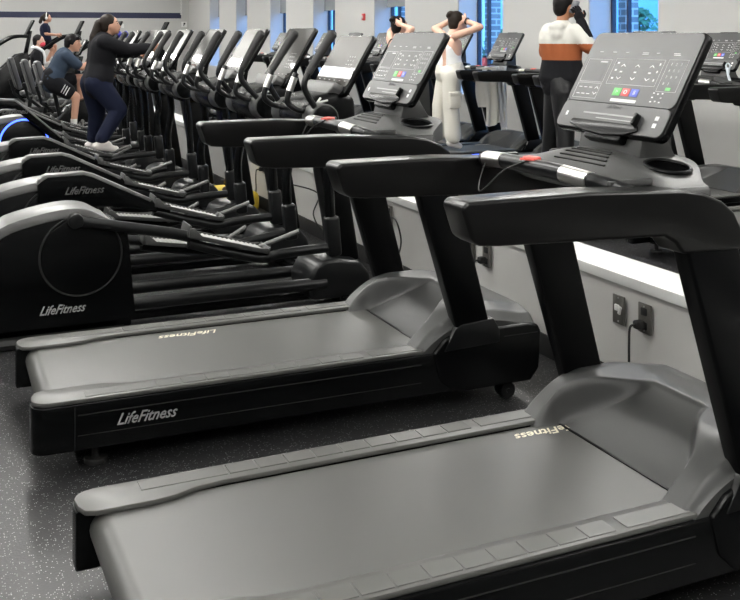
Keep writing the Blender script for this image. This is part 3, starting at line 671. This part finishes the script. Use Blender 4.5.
b = B(); b.box((0, -.01, 0), (.16, .02, .16), bev=.004); b.make('sign_board', 'white', t); b = B(); b.prism([(-.02, -.05), (0, -.05), (0, -.01), (.035, .01), (.035, .05), (-.02, .05)], -.024, -.021, 'xz'); b.make('sign_symbol', 'rubber', t)
p = backw(122.5, 26)
b = B(); b.box((p.x, YB-.006, p.z), (.08, .012, .12), bev=.003); tag(b.make('light_switch', 'white'), 'small white switch plate on the back wall', 'switch')
b = B(); x_ = WX-.25
for k in range(26): b.ring((x_, YB-.12, 3.3-.05*k), (0, 1, 0) if k % 2 else (1, 0, 0), .022, .006, 12, 5)
tag(b.make('hanging_chain', 'white'), 'pale chain hanging in the back corner', 'chain')
for k, (y, z) in enumerate(((16.6, .30), (16.85, .30))):
    b = B(); b.box((WX-.006, y, z), (.012, .07, .115), bev=.003); tag(b.make('wall_plate', 'steel_plate'), ['dark socket plate low on the window wall, right one', 'dark socket plate low on the window wall, left one'][k], 'outlet')
# yellow bag on the floor behind the ellipticals
yb = Vector((2.42, 8.30, 0))
t = thing('gym_bag', 'yellow and dark brown bag lying on the floor behind the ellipticals', 'bag', yb)
b = B(); b.box((0, 0, .085), (.30, .56, .17), bev=.05, seg=3); b.make('bag_body', 'yellow', t)
b = B(); b.ball((-.02, -.05, .160), (.10, .12, .05)); b.make('bag_flap', 'brown', t)
b = B(); b.tube(smooth([(0, -.2, .14), (-.05, -.1, .23), (-.05, .1, .23), (0, .22, .14)], 5), .012); b.make('bag_strap', 'brown', t)

# ------------------------------------------------------------------ things on the window treadmills
b = B(); cx, cy = 5.72, 9.83
b.cyl((0, 0, 0), (0, 0, .10), .030, 20, .006)
t = thing('water_bottle', 'pink water bottle with dark cap on the dash beside the woman in white', 'bottle', (cx+.02, cy-.1, 1.122))
M['pink'] = mat('pink_plastic', (.62, .16, .24), .3); b.make('bottle_body', 'pink', t)
b = B(); b.cyl((0, 0, .10), (0, 0, .125), .020, 16, .004); b.make('bottle_cap', 'navy', t)
b = B(); b.box((0, 0, .008), (.09, .17, .015), bev=.004); o = b.make('phone', 'blue'); o.location = (5.76, 9.52, 1.122); o.rotation_euler = (0, 0, .5); tag(o, 'blue phone lying on the dash beside the pink bottle', 'phone')
b = B(); b.tube([(0, 0, .0), (.0, .02, .05), (.01, .03, .10)], [.012, .01, .02], 10); b.ring((.01, .03, .115), (1, 0, 0), .022, .006)
M['clear'] = mat('clear_plastic', (.55, .6, .65), .15); o = b.make('hair_clip', 'clear'); o.location = (5.80, 6.05, 1.122); tag(o, 'clear plastic clip standing on the dash of the treadmill at the right edge', 'clip')
# draped white jacket
M['cream_cloth'] = mat('off_white_cotton', (.82, .80, .75), .85, bump=.3, bscale=60)
M['white_cloth'] = mat('white_cotton', (.78, .79, .80), .85, bump=.3, bscale=60)
def drape(x0, x1, yc, ztop, dn, df, m, ph):
    t = bmesh.new(); N, K = 22, 26; rows = []
    for i in range(N+1):
        u = i/N; x = x0+(x1-x0)*u; row = []
        for j in range(K+1):
            v = j/K
            if v < .5: d = dn*(1-v*2); y = yc-.056-.018*math.sin(u*14+ph)*min(1, d*4); z = ztop-d-.02*math.sin(u*5+ph)*(d/dn)
            else: d = df*(v*2-1); y = yc+.056+.018*math.sin(u*12+ph)*min(1, d*4); z = ztop-d
            if .42 < v < .58: z = ztop+.006*math.cos((v-.5)*PI/.16)
            xx = x + .03*math.sin(v*6+ph)*min(1, d*3) - (u-.5)*.08*(d/dn)
            row.append(t.verts.new((xx, y, z)))
        rows.append(row)
    for i in range(N):
        for j in range(K): t.faces.new((rows[i][j], rows[i+1][j], rows[i+1][j+1], rows[i][j+1]))
    bmesh.ops.solidify(t, geom=t.faces[:], thickness=.008)
    b = B(); b._add(t); return b
ay = 9.58-.37
j = drape(5.36, 5.66, ay, 1.128, .60, .42, None, .4).make('jacket', 'cream_cloth'); tag(j, 'off-white jacket draped over the armrest beside the woman in white', 'jacket')
b = drape(5.53, 5.68, ay-.012, 1.140, .66, .3, None, 2.0); b.make('sleeve', 'white_cloth', j, 'brighter white hanging sleeve')

# ------------------------------------------------------------------ people
def fuse(prims, vox, smooth_it=4, cuts=()):
    b = B()
    for p in prims:
        if p[0] == 'c':
            a, c, r0, r1 = Vector(p[1]), Vector(p[2]), p[3], p[4]
            if (c-a).length < 1e-4: b.ball(a, r0); continue
            b.tube([a, a.lerp(c, .33), a.lerp(c, .66), c], [r0, r0*.67+r1*.33, r0*.33+r1*.67, r1], 16)
            b.ball(a, r0); b.ball(c, r1)
        else: b.ball(p[1], p[2], p[3] if len(p) > 3 else None, 3)
    me = bpy.data.meshes.new('f'); b.bm.to_mesh(me); b.bm.free(); o = bpy.data.objects.new('f', me); C.objects.link(o)
    m = o.modifiers.new('r', 'REMESH'); m.mode = 'VOXEL'; m.voxel_size = vox; m.use_smooth_shade = True
    m = o.modifiers.new('s', 'SMOOTH'); m.iterations = smooth_it; m.factor = .5
    bpy.context.view_layer.update()
    me2 = bpy.data.meshes.new_from_object(o.evaluated_get(bpy.context.evaluated_depsgraph_get()))
    bpy.data.objects.remove(o); bpy.data.meshes.remove(me)
    r = B(); r.bm.from_mesh(me2); bpy.data.meshes.remove(me2); return r
def add_hand(b, w, d, n, s, curl=.5, k=1):
    """wrist point w, direction d of the fingers, palm normal n, s = side of the thumb, curl towards n"""
    d = Vector(d).normalized(); n = Vector(n); n = (n-d*n.dot(d)).normalized(); l = d.cross(n).normalized()*s
    pc = Vector(w)+d*.045*k
    R = Matrix((d, l, n)).transposed()
    b.ball(pc, (.05*k, .040*k, .015*k), R, 2)
    for i, (off, L) in enumerate(((.028, .070), (.0095, .079), (-.0095, .073), (-.028, .056))):
        p = pc+d*.036*k+l*off*k; a = 0; pts = [p]
        for f, q in ((.45, curl), (.32, curl*1.3), (.23, curl)):
            a += q; p = p+(d*math.cos(a)+n*math.sin(a))*L*f*k; pts.append(p)
        b.tube(pts, [.0095*k, .009*k, .008*k, .0065*k], 8); b.ball(pts[-1], .0068*k, sub=1)
    p = pc-d*.018*k+l*.03*k; pts = [p, p+(d*.6+l*.7+n*.3).normalized()*.032*k, p+(d*.6+l*.7+n*.3).normalized()*.032*k+(d*.8+l*.15+n*.5).normalized()*.028*k]
    b.tube(pts, [.012*k, .010*k, .0075*k], 8); b.ball(pts[-1], .0078*k, sub=1)
def person(label, Y, J, o):
    """J: joints in room coordinates. o: options. x is forward."""
    org = Vector((J['pelvis'].x, Y, o.get('z0', 0)))
    J = {k: Vector(v)-org for k, v in J.items()}
    t = None
    k = o.get('k', 1.0); gi = o.get('girth', 1.0)
    f = Vector(o.get('face', (1, 0, 0))).normalized(); up = Vector(o.get('hup', (0, 0, 1))); l = up.cross(f).normalized(); u = f.cross(l)
    HR = Matrix((f, l, u)).transposed(); H = J['head']
    def hp(a, b_, c): return H + HR @ (Vector((a, b_, c))*k)
    lat = Vector(o.get('lat', (0, 1, 0))).normalized()
    P, Cc = J['pelvis'], J['chest']; sp = Cc-P
    def torso(e, top=1.0):
        pr = []
        for s in (-1, 1):
            pr += [('c', P+lat*s*.075*gi, P+sp*.45+lat*s*.055*gi, .105*gi+e, .09*gi+e), ('c', P+sp*.45+lat*s*.055*gi, Cc+lat*s*.075*gi, .09*gi+e, .10*gi+e)]
            if s < 0: pr += [('c', P, P+sp*.45, .112*gi+e, .098*gi+e), ('c', P+sp*.45, Cc, .098*gi+e, .108*gi+e), ('c', P, Cc+Vector((0, 0, .04)), .10*gi+e, .085*gi+e)]
        if top: pr += [('c', Cc+lat*s*.07, J['sh'+'lr'[s < 0]], .075*gi+e, .055*gi+e)]
        return pr
    def arm(side, e, fr):
        S_, E_, W_ = J['sh'+side], J['el'+side], J['wr'+side]
        if fr <= 1: return [('c', S_, S_.lerp(E_, fr), .050*gi+e, .042*gi+e)]
        return [('c', S_, E_, .050*gi+e, .040*gi+e), ('c', E_, E_.lerp(W_, fr-1), .040*gi+e, .030+e)]
    def leg(side, e, fr, e2=None):
        A, K_, N_ = J['hip'+side], J['kn'+side], J['an'+side]; e2 = e if e2 is None else e2
        if fr <= 1: return [('c', A, A.lerp(K_, fr), .092*gi+e, .072*gi+e2)]
        return [('c', A, K_, .092*gi+e, .058*gi+(e+e2)/2), ('c', K_, K_.lerp(N_, min(1, (fr-1))), .054*gi+(e+e2)/2, .040+e2)]
    nk = Cc.lerp(H, .35)+Vector((0, 0, .02))
    body = torso(0) + arm('l', 0, 2) + arm('r', 0, 2) + leg('l', 0, 2) + leg('r', 0, 2)
    body += [('c', Cc+Vector((0, 0, .05)), hp(-.02, 0, -.07), .058, .052*k)]
    body += [('e', H, (.094*k, .075*k, .108*k), HR), ('e', hp(.028, 0, -.055), (.062*k, .052*k, .055*k), HR), ('c', hp(.085, 0, .005), hp(.108, 0, -.022), .010*k, .015*k), ('e', hp(.085, 0, -.056), (.018*k, .026*k, .010*k), HR), ('e', hp(.075, 0, -.088), (.022*k, .024*k, .018*k), HR)]
    for s in (-1, 1): body += [('e', hp(-.005, s*.076, -.01), (.018*k, .009*k, .030*k), HR)]
    for sd in 'lr':
        A, T_ = J['an'+sd], J['to'+sd]; body += [('c', A, A+Vector((0, 0, -.04)), .036, .034), ('c', A+Vector((-.03, 0, -.05)), T_, .034, .026)]
    bb = fuse(body, .013, 5)
    for sd in 'lr':
        hd = o['hand'+sd]; add_hand(bb, J['wr'+sd], hd[0], hd[1], hd[2], hd[3], k)
    t = bb.make('person', o['skin'], ang=80); t.location = org; t['label'] = label; t['category'] = 'person'
    # face
    for s in (-1, 1):
        b = B(); b.ball(hp(.0745, s*.030, .012), (.008*k, .013*k, .006*k), HR, 2); b.make('eye', 'rubber', t)
        b = B(); b.tube([hp(.082, s*.014, .034), hp(.078, s*.032, .040), hp(.064, s*.050, .034)], .004*k, 6); b.make('eyebrow', o['hair'], t)
    b = B(); b.ball(hp(.098, 0, -.056), (.008*k, .022*k, .007*k), HR, 2); b.make('lips', 'lip', t)
    # hair
    hr = [('e', hp(-.022, 0, .022), (.095*k, .083*k, .104*k), HR), ('e', hp(-.05, 0, -.02), (.062*k, .074*k, .08*k), HR)]
    hs = o.get('style')
    if hs == 'fringe': hr += [('c', hp(.06, -.045, .075), hp(.088, -.04, .04), .025*k, .016*k), ('c', hp(.06, .03, .085), hp(.094, .02, .045), .028*k, .016*k), ('c', hp(-.02, -.07, .03), hp(0, -.078, -.01), .03*k, .016*k)]
    if hs == 'pony' or hs == 'longpony':
        q = hp(-.12, 0, .03); hr += [('c', hp(-.09, 0, .04), q, .03, .035)]
        hr2 = [('c', q, q+Vector((-.035, 0, -.13)), .035, .045)]
        if hs == 'longpony': hr2 += [('c', q+Vector((-.035, 0, -.13)), q+Vector((-.05, -.02, -.32)), .048, .042), ('c', q+Vector((-.05, -.02, -.32)), q+Vector((-.03, -.02, -.48)), .042, .014)]
        fuse(hr2, .01, 2).make('ponytail', o['hair'], t)
    if hs == 'bun': hr += [('e', hp(-.085, 0, .085), (.045*k, .045*k, .04*k), HR), ('e', hp(-.10, .03, .07), (.03*k, .03*k, .03*k), HR)]
    hb = fuse(hr, .01, 3)
    # open the hair over the face
    dl = [v for v in hb.bm.verts if (HR.transposed() @ (v.co-H)).x > (.060 if hs != 'fringe' else .05)*k and (HR.transposed() @ (v.co-H)).z < .045*k]
    bmesh.ops.delete(hb.bm, geom=dl, context='VERTS'); hb.make('hair', o['hair'], t, ang=80)
    # clothes
    tp = o['top']; pr = torso(.014+tp.get('loose', 0)) + [('c', Cc+Vector((0, 0, .03)), nk, .075, .062)] if tp.get('sleeve', 0) > 0 else None
    if pr is None:
        pr = []
        for s in (-1, 1): pr += [('c', P+sp*.25+lat*s*.06*gi, P+sp*.5+lat*s*.052*gi, .098*gi+.008, .09*gi+.008), ('c', P+sp*.5+lat*s*.052*gi, Cc+lat*s*.06*gi-Vector((0, 0, .02)), .09*gi+.008, .096*gi+.008)]
    else:
        for sd in 'lr': pr += arm(sd, .012+tp.get('loose', 0), tp['sleeve'])
        pr += [('c', P+lat*s*.05*gi, P+lat*s*.055*gi-Vector((0, 0, .07)), .115*gi+tp.get('loose', 0), .112*gi+tp.get('loose', 0)) for s in (-1, 0, 1)]
        if tp.get('hood'): bk = Vector((-lat.y, lat.x, 0)); bk = bk if bk.x < 0 else -bk; pr += [('e', Cc+bk*.085+Vector((0, 0, .10)), (.07, .09, .05)), ('e', Cc+bk*.10+Vector((0, 0, .04)), (.055, .07, .07)), ('c', Cc+Vector((0, 0, .05)), nk, .10, .068)]
        if tp.get('collar'): pr += [('c', nk, nk+Vector((0, 0, .03)), .062, .056)]
    tb = fuse(pr, .012, 4)
    if tp.get('bands'):
        zs = tp['bands']
        for fc in tb.bm.faces:
            z = fc.calc_center_median().z+org.z; fc.material_index = 0 if z > zs[0] else (1 if z > zs[1] else 2)
        to = tb.make(tp['name'], tp['mat'], t, ang=80)
    else: to = tb.make(tp['name'], tp['mat'], t, ang=80)
    if tp.get('sleeve', 0) == 0:
        b = B()
        for s in (-1, 1):
            b.tube(smooth([Cc+lat*s*.055+Vector((-.108, 0, -.06)), Cc+lat*s*.05+Vector((-.10, 0, .03)), Cc+lat*s*.085+Vector((-.02, 0, .105)), Cc+lat*s*.06+Vector((.09, 0, -.02))], 5), .007, 6)
        b.make('strap', tp['mat'], to)
    bt = o['bottom']; e = bt.get('loose', 0)+.012
    pr = [('c', P+lat*s*.07*gi+Vector((0, 0, .05)), P+lat*s*.075*gi-Vector((0, 0, .02)), .098*gi+e*.7, .108*gi+e*.7) for s in (-1, 1)]
    for sd in 'lr': pr += leg(sd, e, bt['leg'], bt.get('flare', e)) + [('c', P+(J['hip'+sd]-P)*.2, J['hip'+sd], .105*gi+e, .094*gi+e)]
    pb = fuse(pr, .012, 4).make(bt['name'], bt['mat'], t, ang=80)
    if bt.get('pocket'):
        q = J['hipr'].lerp(J['knr'], .75); b = B(); b.box(q+Vector((0, -.082, 0)), (.13, .05, .17), bev=.018, seg=2); b.box(q+Vector((0, -.086, .07)), (.14, .05, .05), bev=.012); b.make('cargo_pocket', bt['mat'], pb)
    if bt.get('stripe'):
        q = J['hipr'].lerp(J['knr'], .45); d = (J['knr']-J['hipr']).normalized(); b = B()
        for i in range(3): 
            c = q+d*(i*.035-.03); b.box(c+Vector((0, -.122+.004*i, 0)), (.012, .006, .12), (0, .5, 0))
        b.make('side_stripes', 'white', pb, 'white side stripes')
    for sd in 'lr':
        A, T_ = J['an'+sd], J['to'+sd]
        so = fuse([('c', A+Vector((-.045, 0, -.055)), T_, .036, .030), ('c', A+Vector((0, 0, -.03)), A.lerp(T_, .5)+Vector((0, 0, .0)), .042, .032)], .011, 3).make('shoe', o['shoe'], t, ang=80)
        if o.get('sock'):
            b = B(); b.tube([A+Vector((0, 0, .07)), A+Vector((0, 0, -.03))], [.044, .042], 14); b.make('sock', 'white', t, 'white sock')
    return t, J, hp, HR, org, to
M['skin'] = mat('skin_warm', (.52, .28, .19), .5); M['skin_light'] = mat('skin_light', (.62, .38, .28), .5); M['skin_tan'] = mat('skin_tan', (.38, .17, .09), .5)
M['lip'] = mat('lips', (.38, .10, .09), .4); M['hair_black'] = mat('black_hair', (.006, .005, .005), .5, bump=.5, bscale=90, spec=.15); M['hair_brown'] = mat('brown_hair', (.014, .009, .006), .5, bump=.5, bscale=90, spec=.2)
M['black_cloth'] = mat('black_fabric', (.010, .010, .012), .8, bump=.4, bscale=50, spec=.12); M['navy_cloth'] = mat('navy_fabric', (.010, .013, .030), .8, bump=.4, bscale=40, spec=.12)
M['slate_cloth'] = mat('slate_blue_shirt', (.035, .05, .075), .85, bump=.4, bscale=40, spec=.12); M['cream_pants'] = mat('cream_trousers', (.62, .60, .54), .85, bump=.5, bscale=35, spec=.12)
M['white_knit'] = mat('white_knit', (.80, .80, .80), .8, spec=.12); M['hood_white'] = mat('hoodie_white', (.66, .65, .60), .9, bump=.4, bscale=45, spec=.12); M['rust'] = mat('hoodie_rust', (.33, .10, .04), .9, bump=.4, bscale=45, spec=.12)
M['white_shoe'] = mat('white_trainer', (.70, .66, .64), .5); M['shiny_black'] = mat('shiny_black_track', (.005, .005, .006), .38, bump=.9, bscale=22, spec=.3)
M['mask'] = mat('red_face_mask', (.62, .07, .10), .8, spec=.12); M['shell'] = mat('grey_shell', (.16, .17, .19), .3)

def J_from(Y, d, dy=.17, hy=.10):
    """d: joint -> (px,py[,dy]); r side is nearer the camera (-y)"""
    out = {}
    for k_, v in d.items():
        off = v[2] if len(v) > 2 else (0 if k_ in ('head', 'chest', 'pelvis') else ((dy if k_[:2] in ('sh', 'el', 'wr') else hy)*(1 if k_[-1] == 'l' else -1)))
        out[k_] = at(v[0], v[1], Y+off)
    return out
# woman on the elliptical
Y = EY[4]+.1
J = J_from(Y, dict(head=(110, 25), chest=(103, 47), pelvis=(98, 79), shr=(104, 42), elr=(128, 50), wrr=(151, 48, -.27), shl=(99, 42), ell=(118, 52), wrl=(138, 53, .27),
    hipr=(97, 83), knr=(119, 110, -.16), anr=(101, 140, -.22), tor=(116, 149, -.22), hipl=(92, 83), knl=(97, 113, .16), anl=(93, 139, .22), tol=(106, 147, .22)))
person('woman in black long-sleeved top and navy leggings with long ponytail, striding on an elliptical', Y, J, dict(k=.86, girth=1.06, face=(1, -.12, .05), skin='skin', hair='hair_brown', style='longpony',
    handr=((1, 0, .1), (0, 1, .1), -1, .9), handl=((1, 0, .1), (0, -1, .1), 1, .9), top=dict(name='sweatshirt', mat='black_cloth', sleeve=1.9, loose=.008), bottom=dict(name='leggings', mat='navy_cloth', leg=1.95, loose=.004, flare=.022), shoe='white_shoe'))
# man on the bike
Y = UBY
J = J_from(Y, dict(head=(73, 43), chest=(64, 58), pelvis=(52, 79), shr=(66, 56), elr=(82, 68, -.2), wrr=(90, 62, -.15), shl=(64, 56), ell=(80, 68, .2), wrl=(90, 62, .15),
    hipr=(54, 83), knr=(76, 97, -.14), anr=(74, 124, -.17), tor=(82, 131, -.17), hipl=(52, 83), knl=(81, 78, .13), anl=(80, 104, .17), tol=(88, 110, .17)))
person('man in slate blue t-shirt and black shorts hunched forward on an exercise bike', Y, J, dict(k=1.05, girth=1.05, face=(1, -.25, -.15), skin='skin', hair='hair_black', style='fringe',
    handr=((1, 0, .2), (0, 1, 0), -1, .8), handl=((1, 0, .2), (0, -1, 0), 1, .8), top=dict(name='shirt', mat='slate_cloth', sleeve=.75, loose=.012), bottom=dict(name='shorts', mat='black_cloth', leg=.62, loose=.022, stripe=True), shoe='white_shoe', sock=True))
# seated person with towel
Y = 20.0
J = J_from(Y, dict(head=(39, 41), chest=(37, 56), pelvis=(38, 74), shr=(37, 53), elr=(39, 65, -.2), wrr=(46, 71, -.2), shl=(36, 53), ell=(40, 65, .2), wrl=(46, 71, .2),
    hipr=(39, 76), knr=(55, 78, -.12), anr=(56, 97, -.14), tor=(63, 102, -.14), hipl=(38, 76), knl=(56, 75, .12), anl=(57, 92, .14), tol=(64, 97, .14)))
t, JJ, hp, HR, og, to = person('seated person in black t-shirt with white towel round the neck and red face mask', Y, J, dict(k=1.05, face=(1, -.35, 0), skin='skin_light', hair='hair_black', style='short',
    handr=((1, 0, 0), (0, 1, -.3), -1, .5), handl=((1, 0, 0), (0, -1, -.3), 1, .5), top=dict(name='shirt', mat='black_cloth', sleeve=.7, loose=.01), bottom=dict(name='shorts', mat='black_cloth', leg=.8, loose=.02), shoe='shell'))
b = B(); b.ball(hp(.055, 0, -.055), (.062, .064, .052), HR, 3); b.make('face_mask', 'mask', t, 'red face mask')
b = B(); c = JJ['chest']; b.tube(smooth([c+Vector((.13, -.10, -.14)), c+Vector((.10, -.12, .08)), c+Vector((-.02, -.10, .16)), c+Vector((-.09, 0, .15)), c+Vector((-.02, .10, .16)), c+Vector((.12, .1, -.1))], 6), .028, 10)
b.make('towel', 'white_cloth', t, 'white towel round the neck')
# woman on the stair climber
Y = 25.5
J = J_from(Y, dict(head=(47, 18), chest=(45, 29), pelvis=(46, 40), shr=(45, 26), elr=(46, 34, -.2), wrr=(56, 35, -.3), shl=(45, 26), ell=(47, 34, .2), wrl=(57, 35, .3),
    hipr=(46, 42), knr=(53, 50, -.1), anr=(47, 61, -.1), tor=(53, 64.5, -.1), hipl=(46, 42), knl=(55, 46, .1), anl=(54, 56, .1), tol=(60, 59, .1)))
t, JJ, hp, HR, og, to = person('woman in dark blue t-shirt with white headphones and ponytail on a stair climber', Y, J, dict(k=1.0, face=(1, -.2, 0), skin='skin', hair='hair_brown', style='pony',
    handr=((1, 0, .1), (0, 1, -.2), -1, .7), handl=((1, 0, .1), (0, -1, -.2), 1, .7), top=dict(name='shirt', mat='navy_cloth', sleeve=.6, loose=.01), bottom=dict(name='shorts', mat='black_cloth', leg=.5, loose=.01), shoe='white_shoe'))
b = B(); b.tube(smooth([hp(-.01, -.095, 0), hp(-.01, -.075, .09), hp(-.01, 0, .13), hp(-.01, .075, .09), hp(-.01, .095, 0)], 5), .010, 8); [b.ball(hp(-.005, s*.092, -.005), (.032, .018, .038), HR) for s in (-1, 1)]; b.make('headphones', 'white', t, 'white over-ear headphones')
# woman in white
Y = 9.58
J = J_from(Y, dict(head=(458, 22), chest=(449, 45), pelvis=(450, 72), shr=(455, 36, -.17), elr=(481, 27, -.30), wrr=(466, 21, -.10), shl=(443, 35, .17), ell=(434, 29, .30), wrl=(452, 20, .12),
    hipr=(452, 77), knr=(451, 108, -.10), anr=(453, 138, -.13), tor=(460, 146, -.13), hipl=(446, 77), knl=(440, 107, .10), anl=(440, 134, .12), tol=(447, 141, .12)))
t, JJ, hp, HR, og, to = person('woman in white camisole and cream cargo trousers, hands behind her head, standing on a treadmill', Y, J, dict(k=1.0, girth=.92, lat=(-.35, .9, 0), face=(1, -.1, .0), skin='skin_light', hair='hair_brown', style='bun', z0=.2,
    handr=((-.35, .5, .35), (.5, .6, 0), -1, .35), handl=((-.35, -.5, .35), (.5, -.6, 0), 1, .35), top=dict(name='camisole', mat='white_knit', sleeve=0), bottom=dict(name='trousers', mat='cream_pants', leg=1.95, loose=.010, flare=.05, pocket=True), shoe='white_shoe'))
b = B(); b.ring(JJ['wrr']+Vector((.0, -.02, .0)), JJ['wrr']-JJ['elr'], .032, .008, 20); b.make('wristband', 'rubber', t, 'black wristband')
# man in striped hoodie
Y = 7.38
J = J_from(Y, dict(head=(565, 6), chest=(561, 38), pelvis=(562, 78), shr=(575, 32, -.14), elr=(591, 48, -.24), wrr=(581, 22, -.16), shl=(550, 32, .12), ell=(546, 54, .2), wrl=(560, 66, .28),
    hipr=(565, 93, -.06), knr=(565, 125, -.09), anr=(566, 172, -.15), tor=(580, 186, -.15), hipl=(558, 93, .06), knl=(553, 125, .09), anl=(548, 165, .15), tol=(562, 180, .15)))
zA = at(563, 44, Y).z; zB = at(563, 59.5, Y).z
t, JJ, hp, HR, og, to = person('man in white, rust and black hoodie and black trousers holding a phone to his ear', Y, J, dict(k=1.0, girth=1.0, lat=(-.55, .8, 0), face=(1, .0, 0), skin='skin_tan', hair='hair_black', style='short', z0=.2,
    handr=((-.25, .1, .75), (.2, .7, .1), -1, .5), handl=((.8, -.1, .1), (0, -.8, 0), 1, .5), top=dict(name='hoodie', mat=['hood_white', 'rust', 'black_cloth'], sleeve=.9, loose=.018, hood=True, bands=(zA, zB)), bottom=dict(name='track_trousers', mat='shiny_black', leg=1.95, loose=.022, flare=.03), shoe='rubber'))
b = B(); E_, W_ = JJ['elr'], JJ['wrr']; b.tube([E_.lerp(W_, .35), W_, W_+(W_-E_).normalized()*.03], [.054, .044, .038], 14); b.make('arm_sleeve', 'black_cloth', t, 'black sleeve on the raised forearm')
b = B(); add_hand(b, W_, (-.25, .1, .75), (.2, .7, .1), -1, .5, 1.16); b.make('glove', 'black_cloth', t, 'black glove')
b = B(); b.box((0, 0, 0), (.062, .009, .12), bev=.004); b.box((.015, -.006, .035), (.02, .005, .025), bev=.003)
ph = b.make('phone', 'shell'); ph.location = hp(.03, -.098, -.01)+og; ph.rotation_euler = (.1, .35, -.42); tag(ph, 'grey phone held against the ear of the man in the hoodie', 'phone')
# second woman with raised arms
Y = 10.70
J = J_from(Y, dict(head=(400, 26), chest=(397, 48), pelvis=(397, 74), shr=(404, 39, -.17), elr=(412, 29, -.30), wrr=(402, 25, -.12), shl=(390, 38, .17), ell=(390, 32, .3), wrl=(396, 25, .12),
    hipr=(399, 78), knr=(399, 108, -.1), anr=(398, 135, -.12), tor=(406, 142, -.12), hipl=(394, 78), knl=(393, 106, .1), anl=(391, 132, .12), tol=(399, 138, .12)))
person('woman with dark hair and raised bare arms on the treadmill behind the woman in white', Y, J, dict(k=1.0, girth=.95, face=(1, .1, 0), skin='skin_light', hair='hair_black', style='bun', z0=.2,
    handr=((-.4, .5, .3), (.5, .6, 0), -1, .35), handl=((-.4, -.5, .3), (.5, -.6, 0), 1, .35), top=dict(name='tank_top', mat='black_cloth', sleeve=0), bottom=dict(name='leggings', mat='black_cloth', leg=1.95), shoe='rubber'))

# ------------------------------------------------------------------ light
w = bpy.data.worlds.new('world'); bpy.context.scene.world = w; w.use_nodes = True
bg = w.node_tree.nodes['Background']; bg.inputs[0].default_value = (.24, .54, 1.0, 1); bg.inputs[1].default_value = 6.0
sc_ = bpy.context.scene
sc_.view_settings.view_transform = 'Standard'; sc_.view_settings.look = 'None'; sc_.view_settings.gamma = 1; sc_.view_settings.use_curve_mapping = False
sc_.view_settings.exposure = 0.0
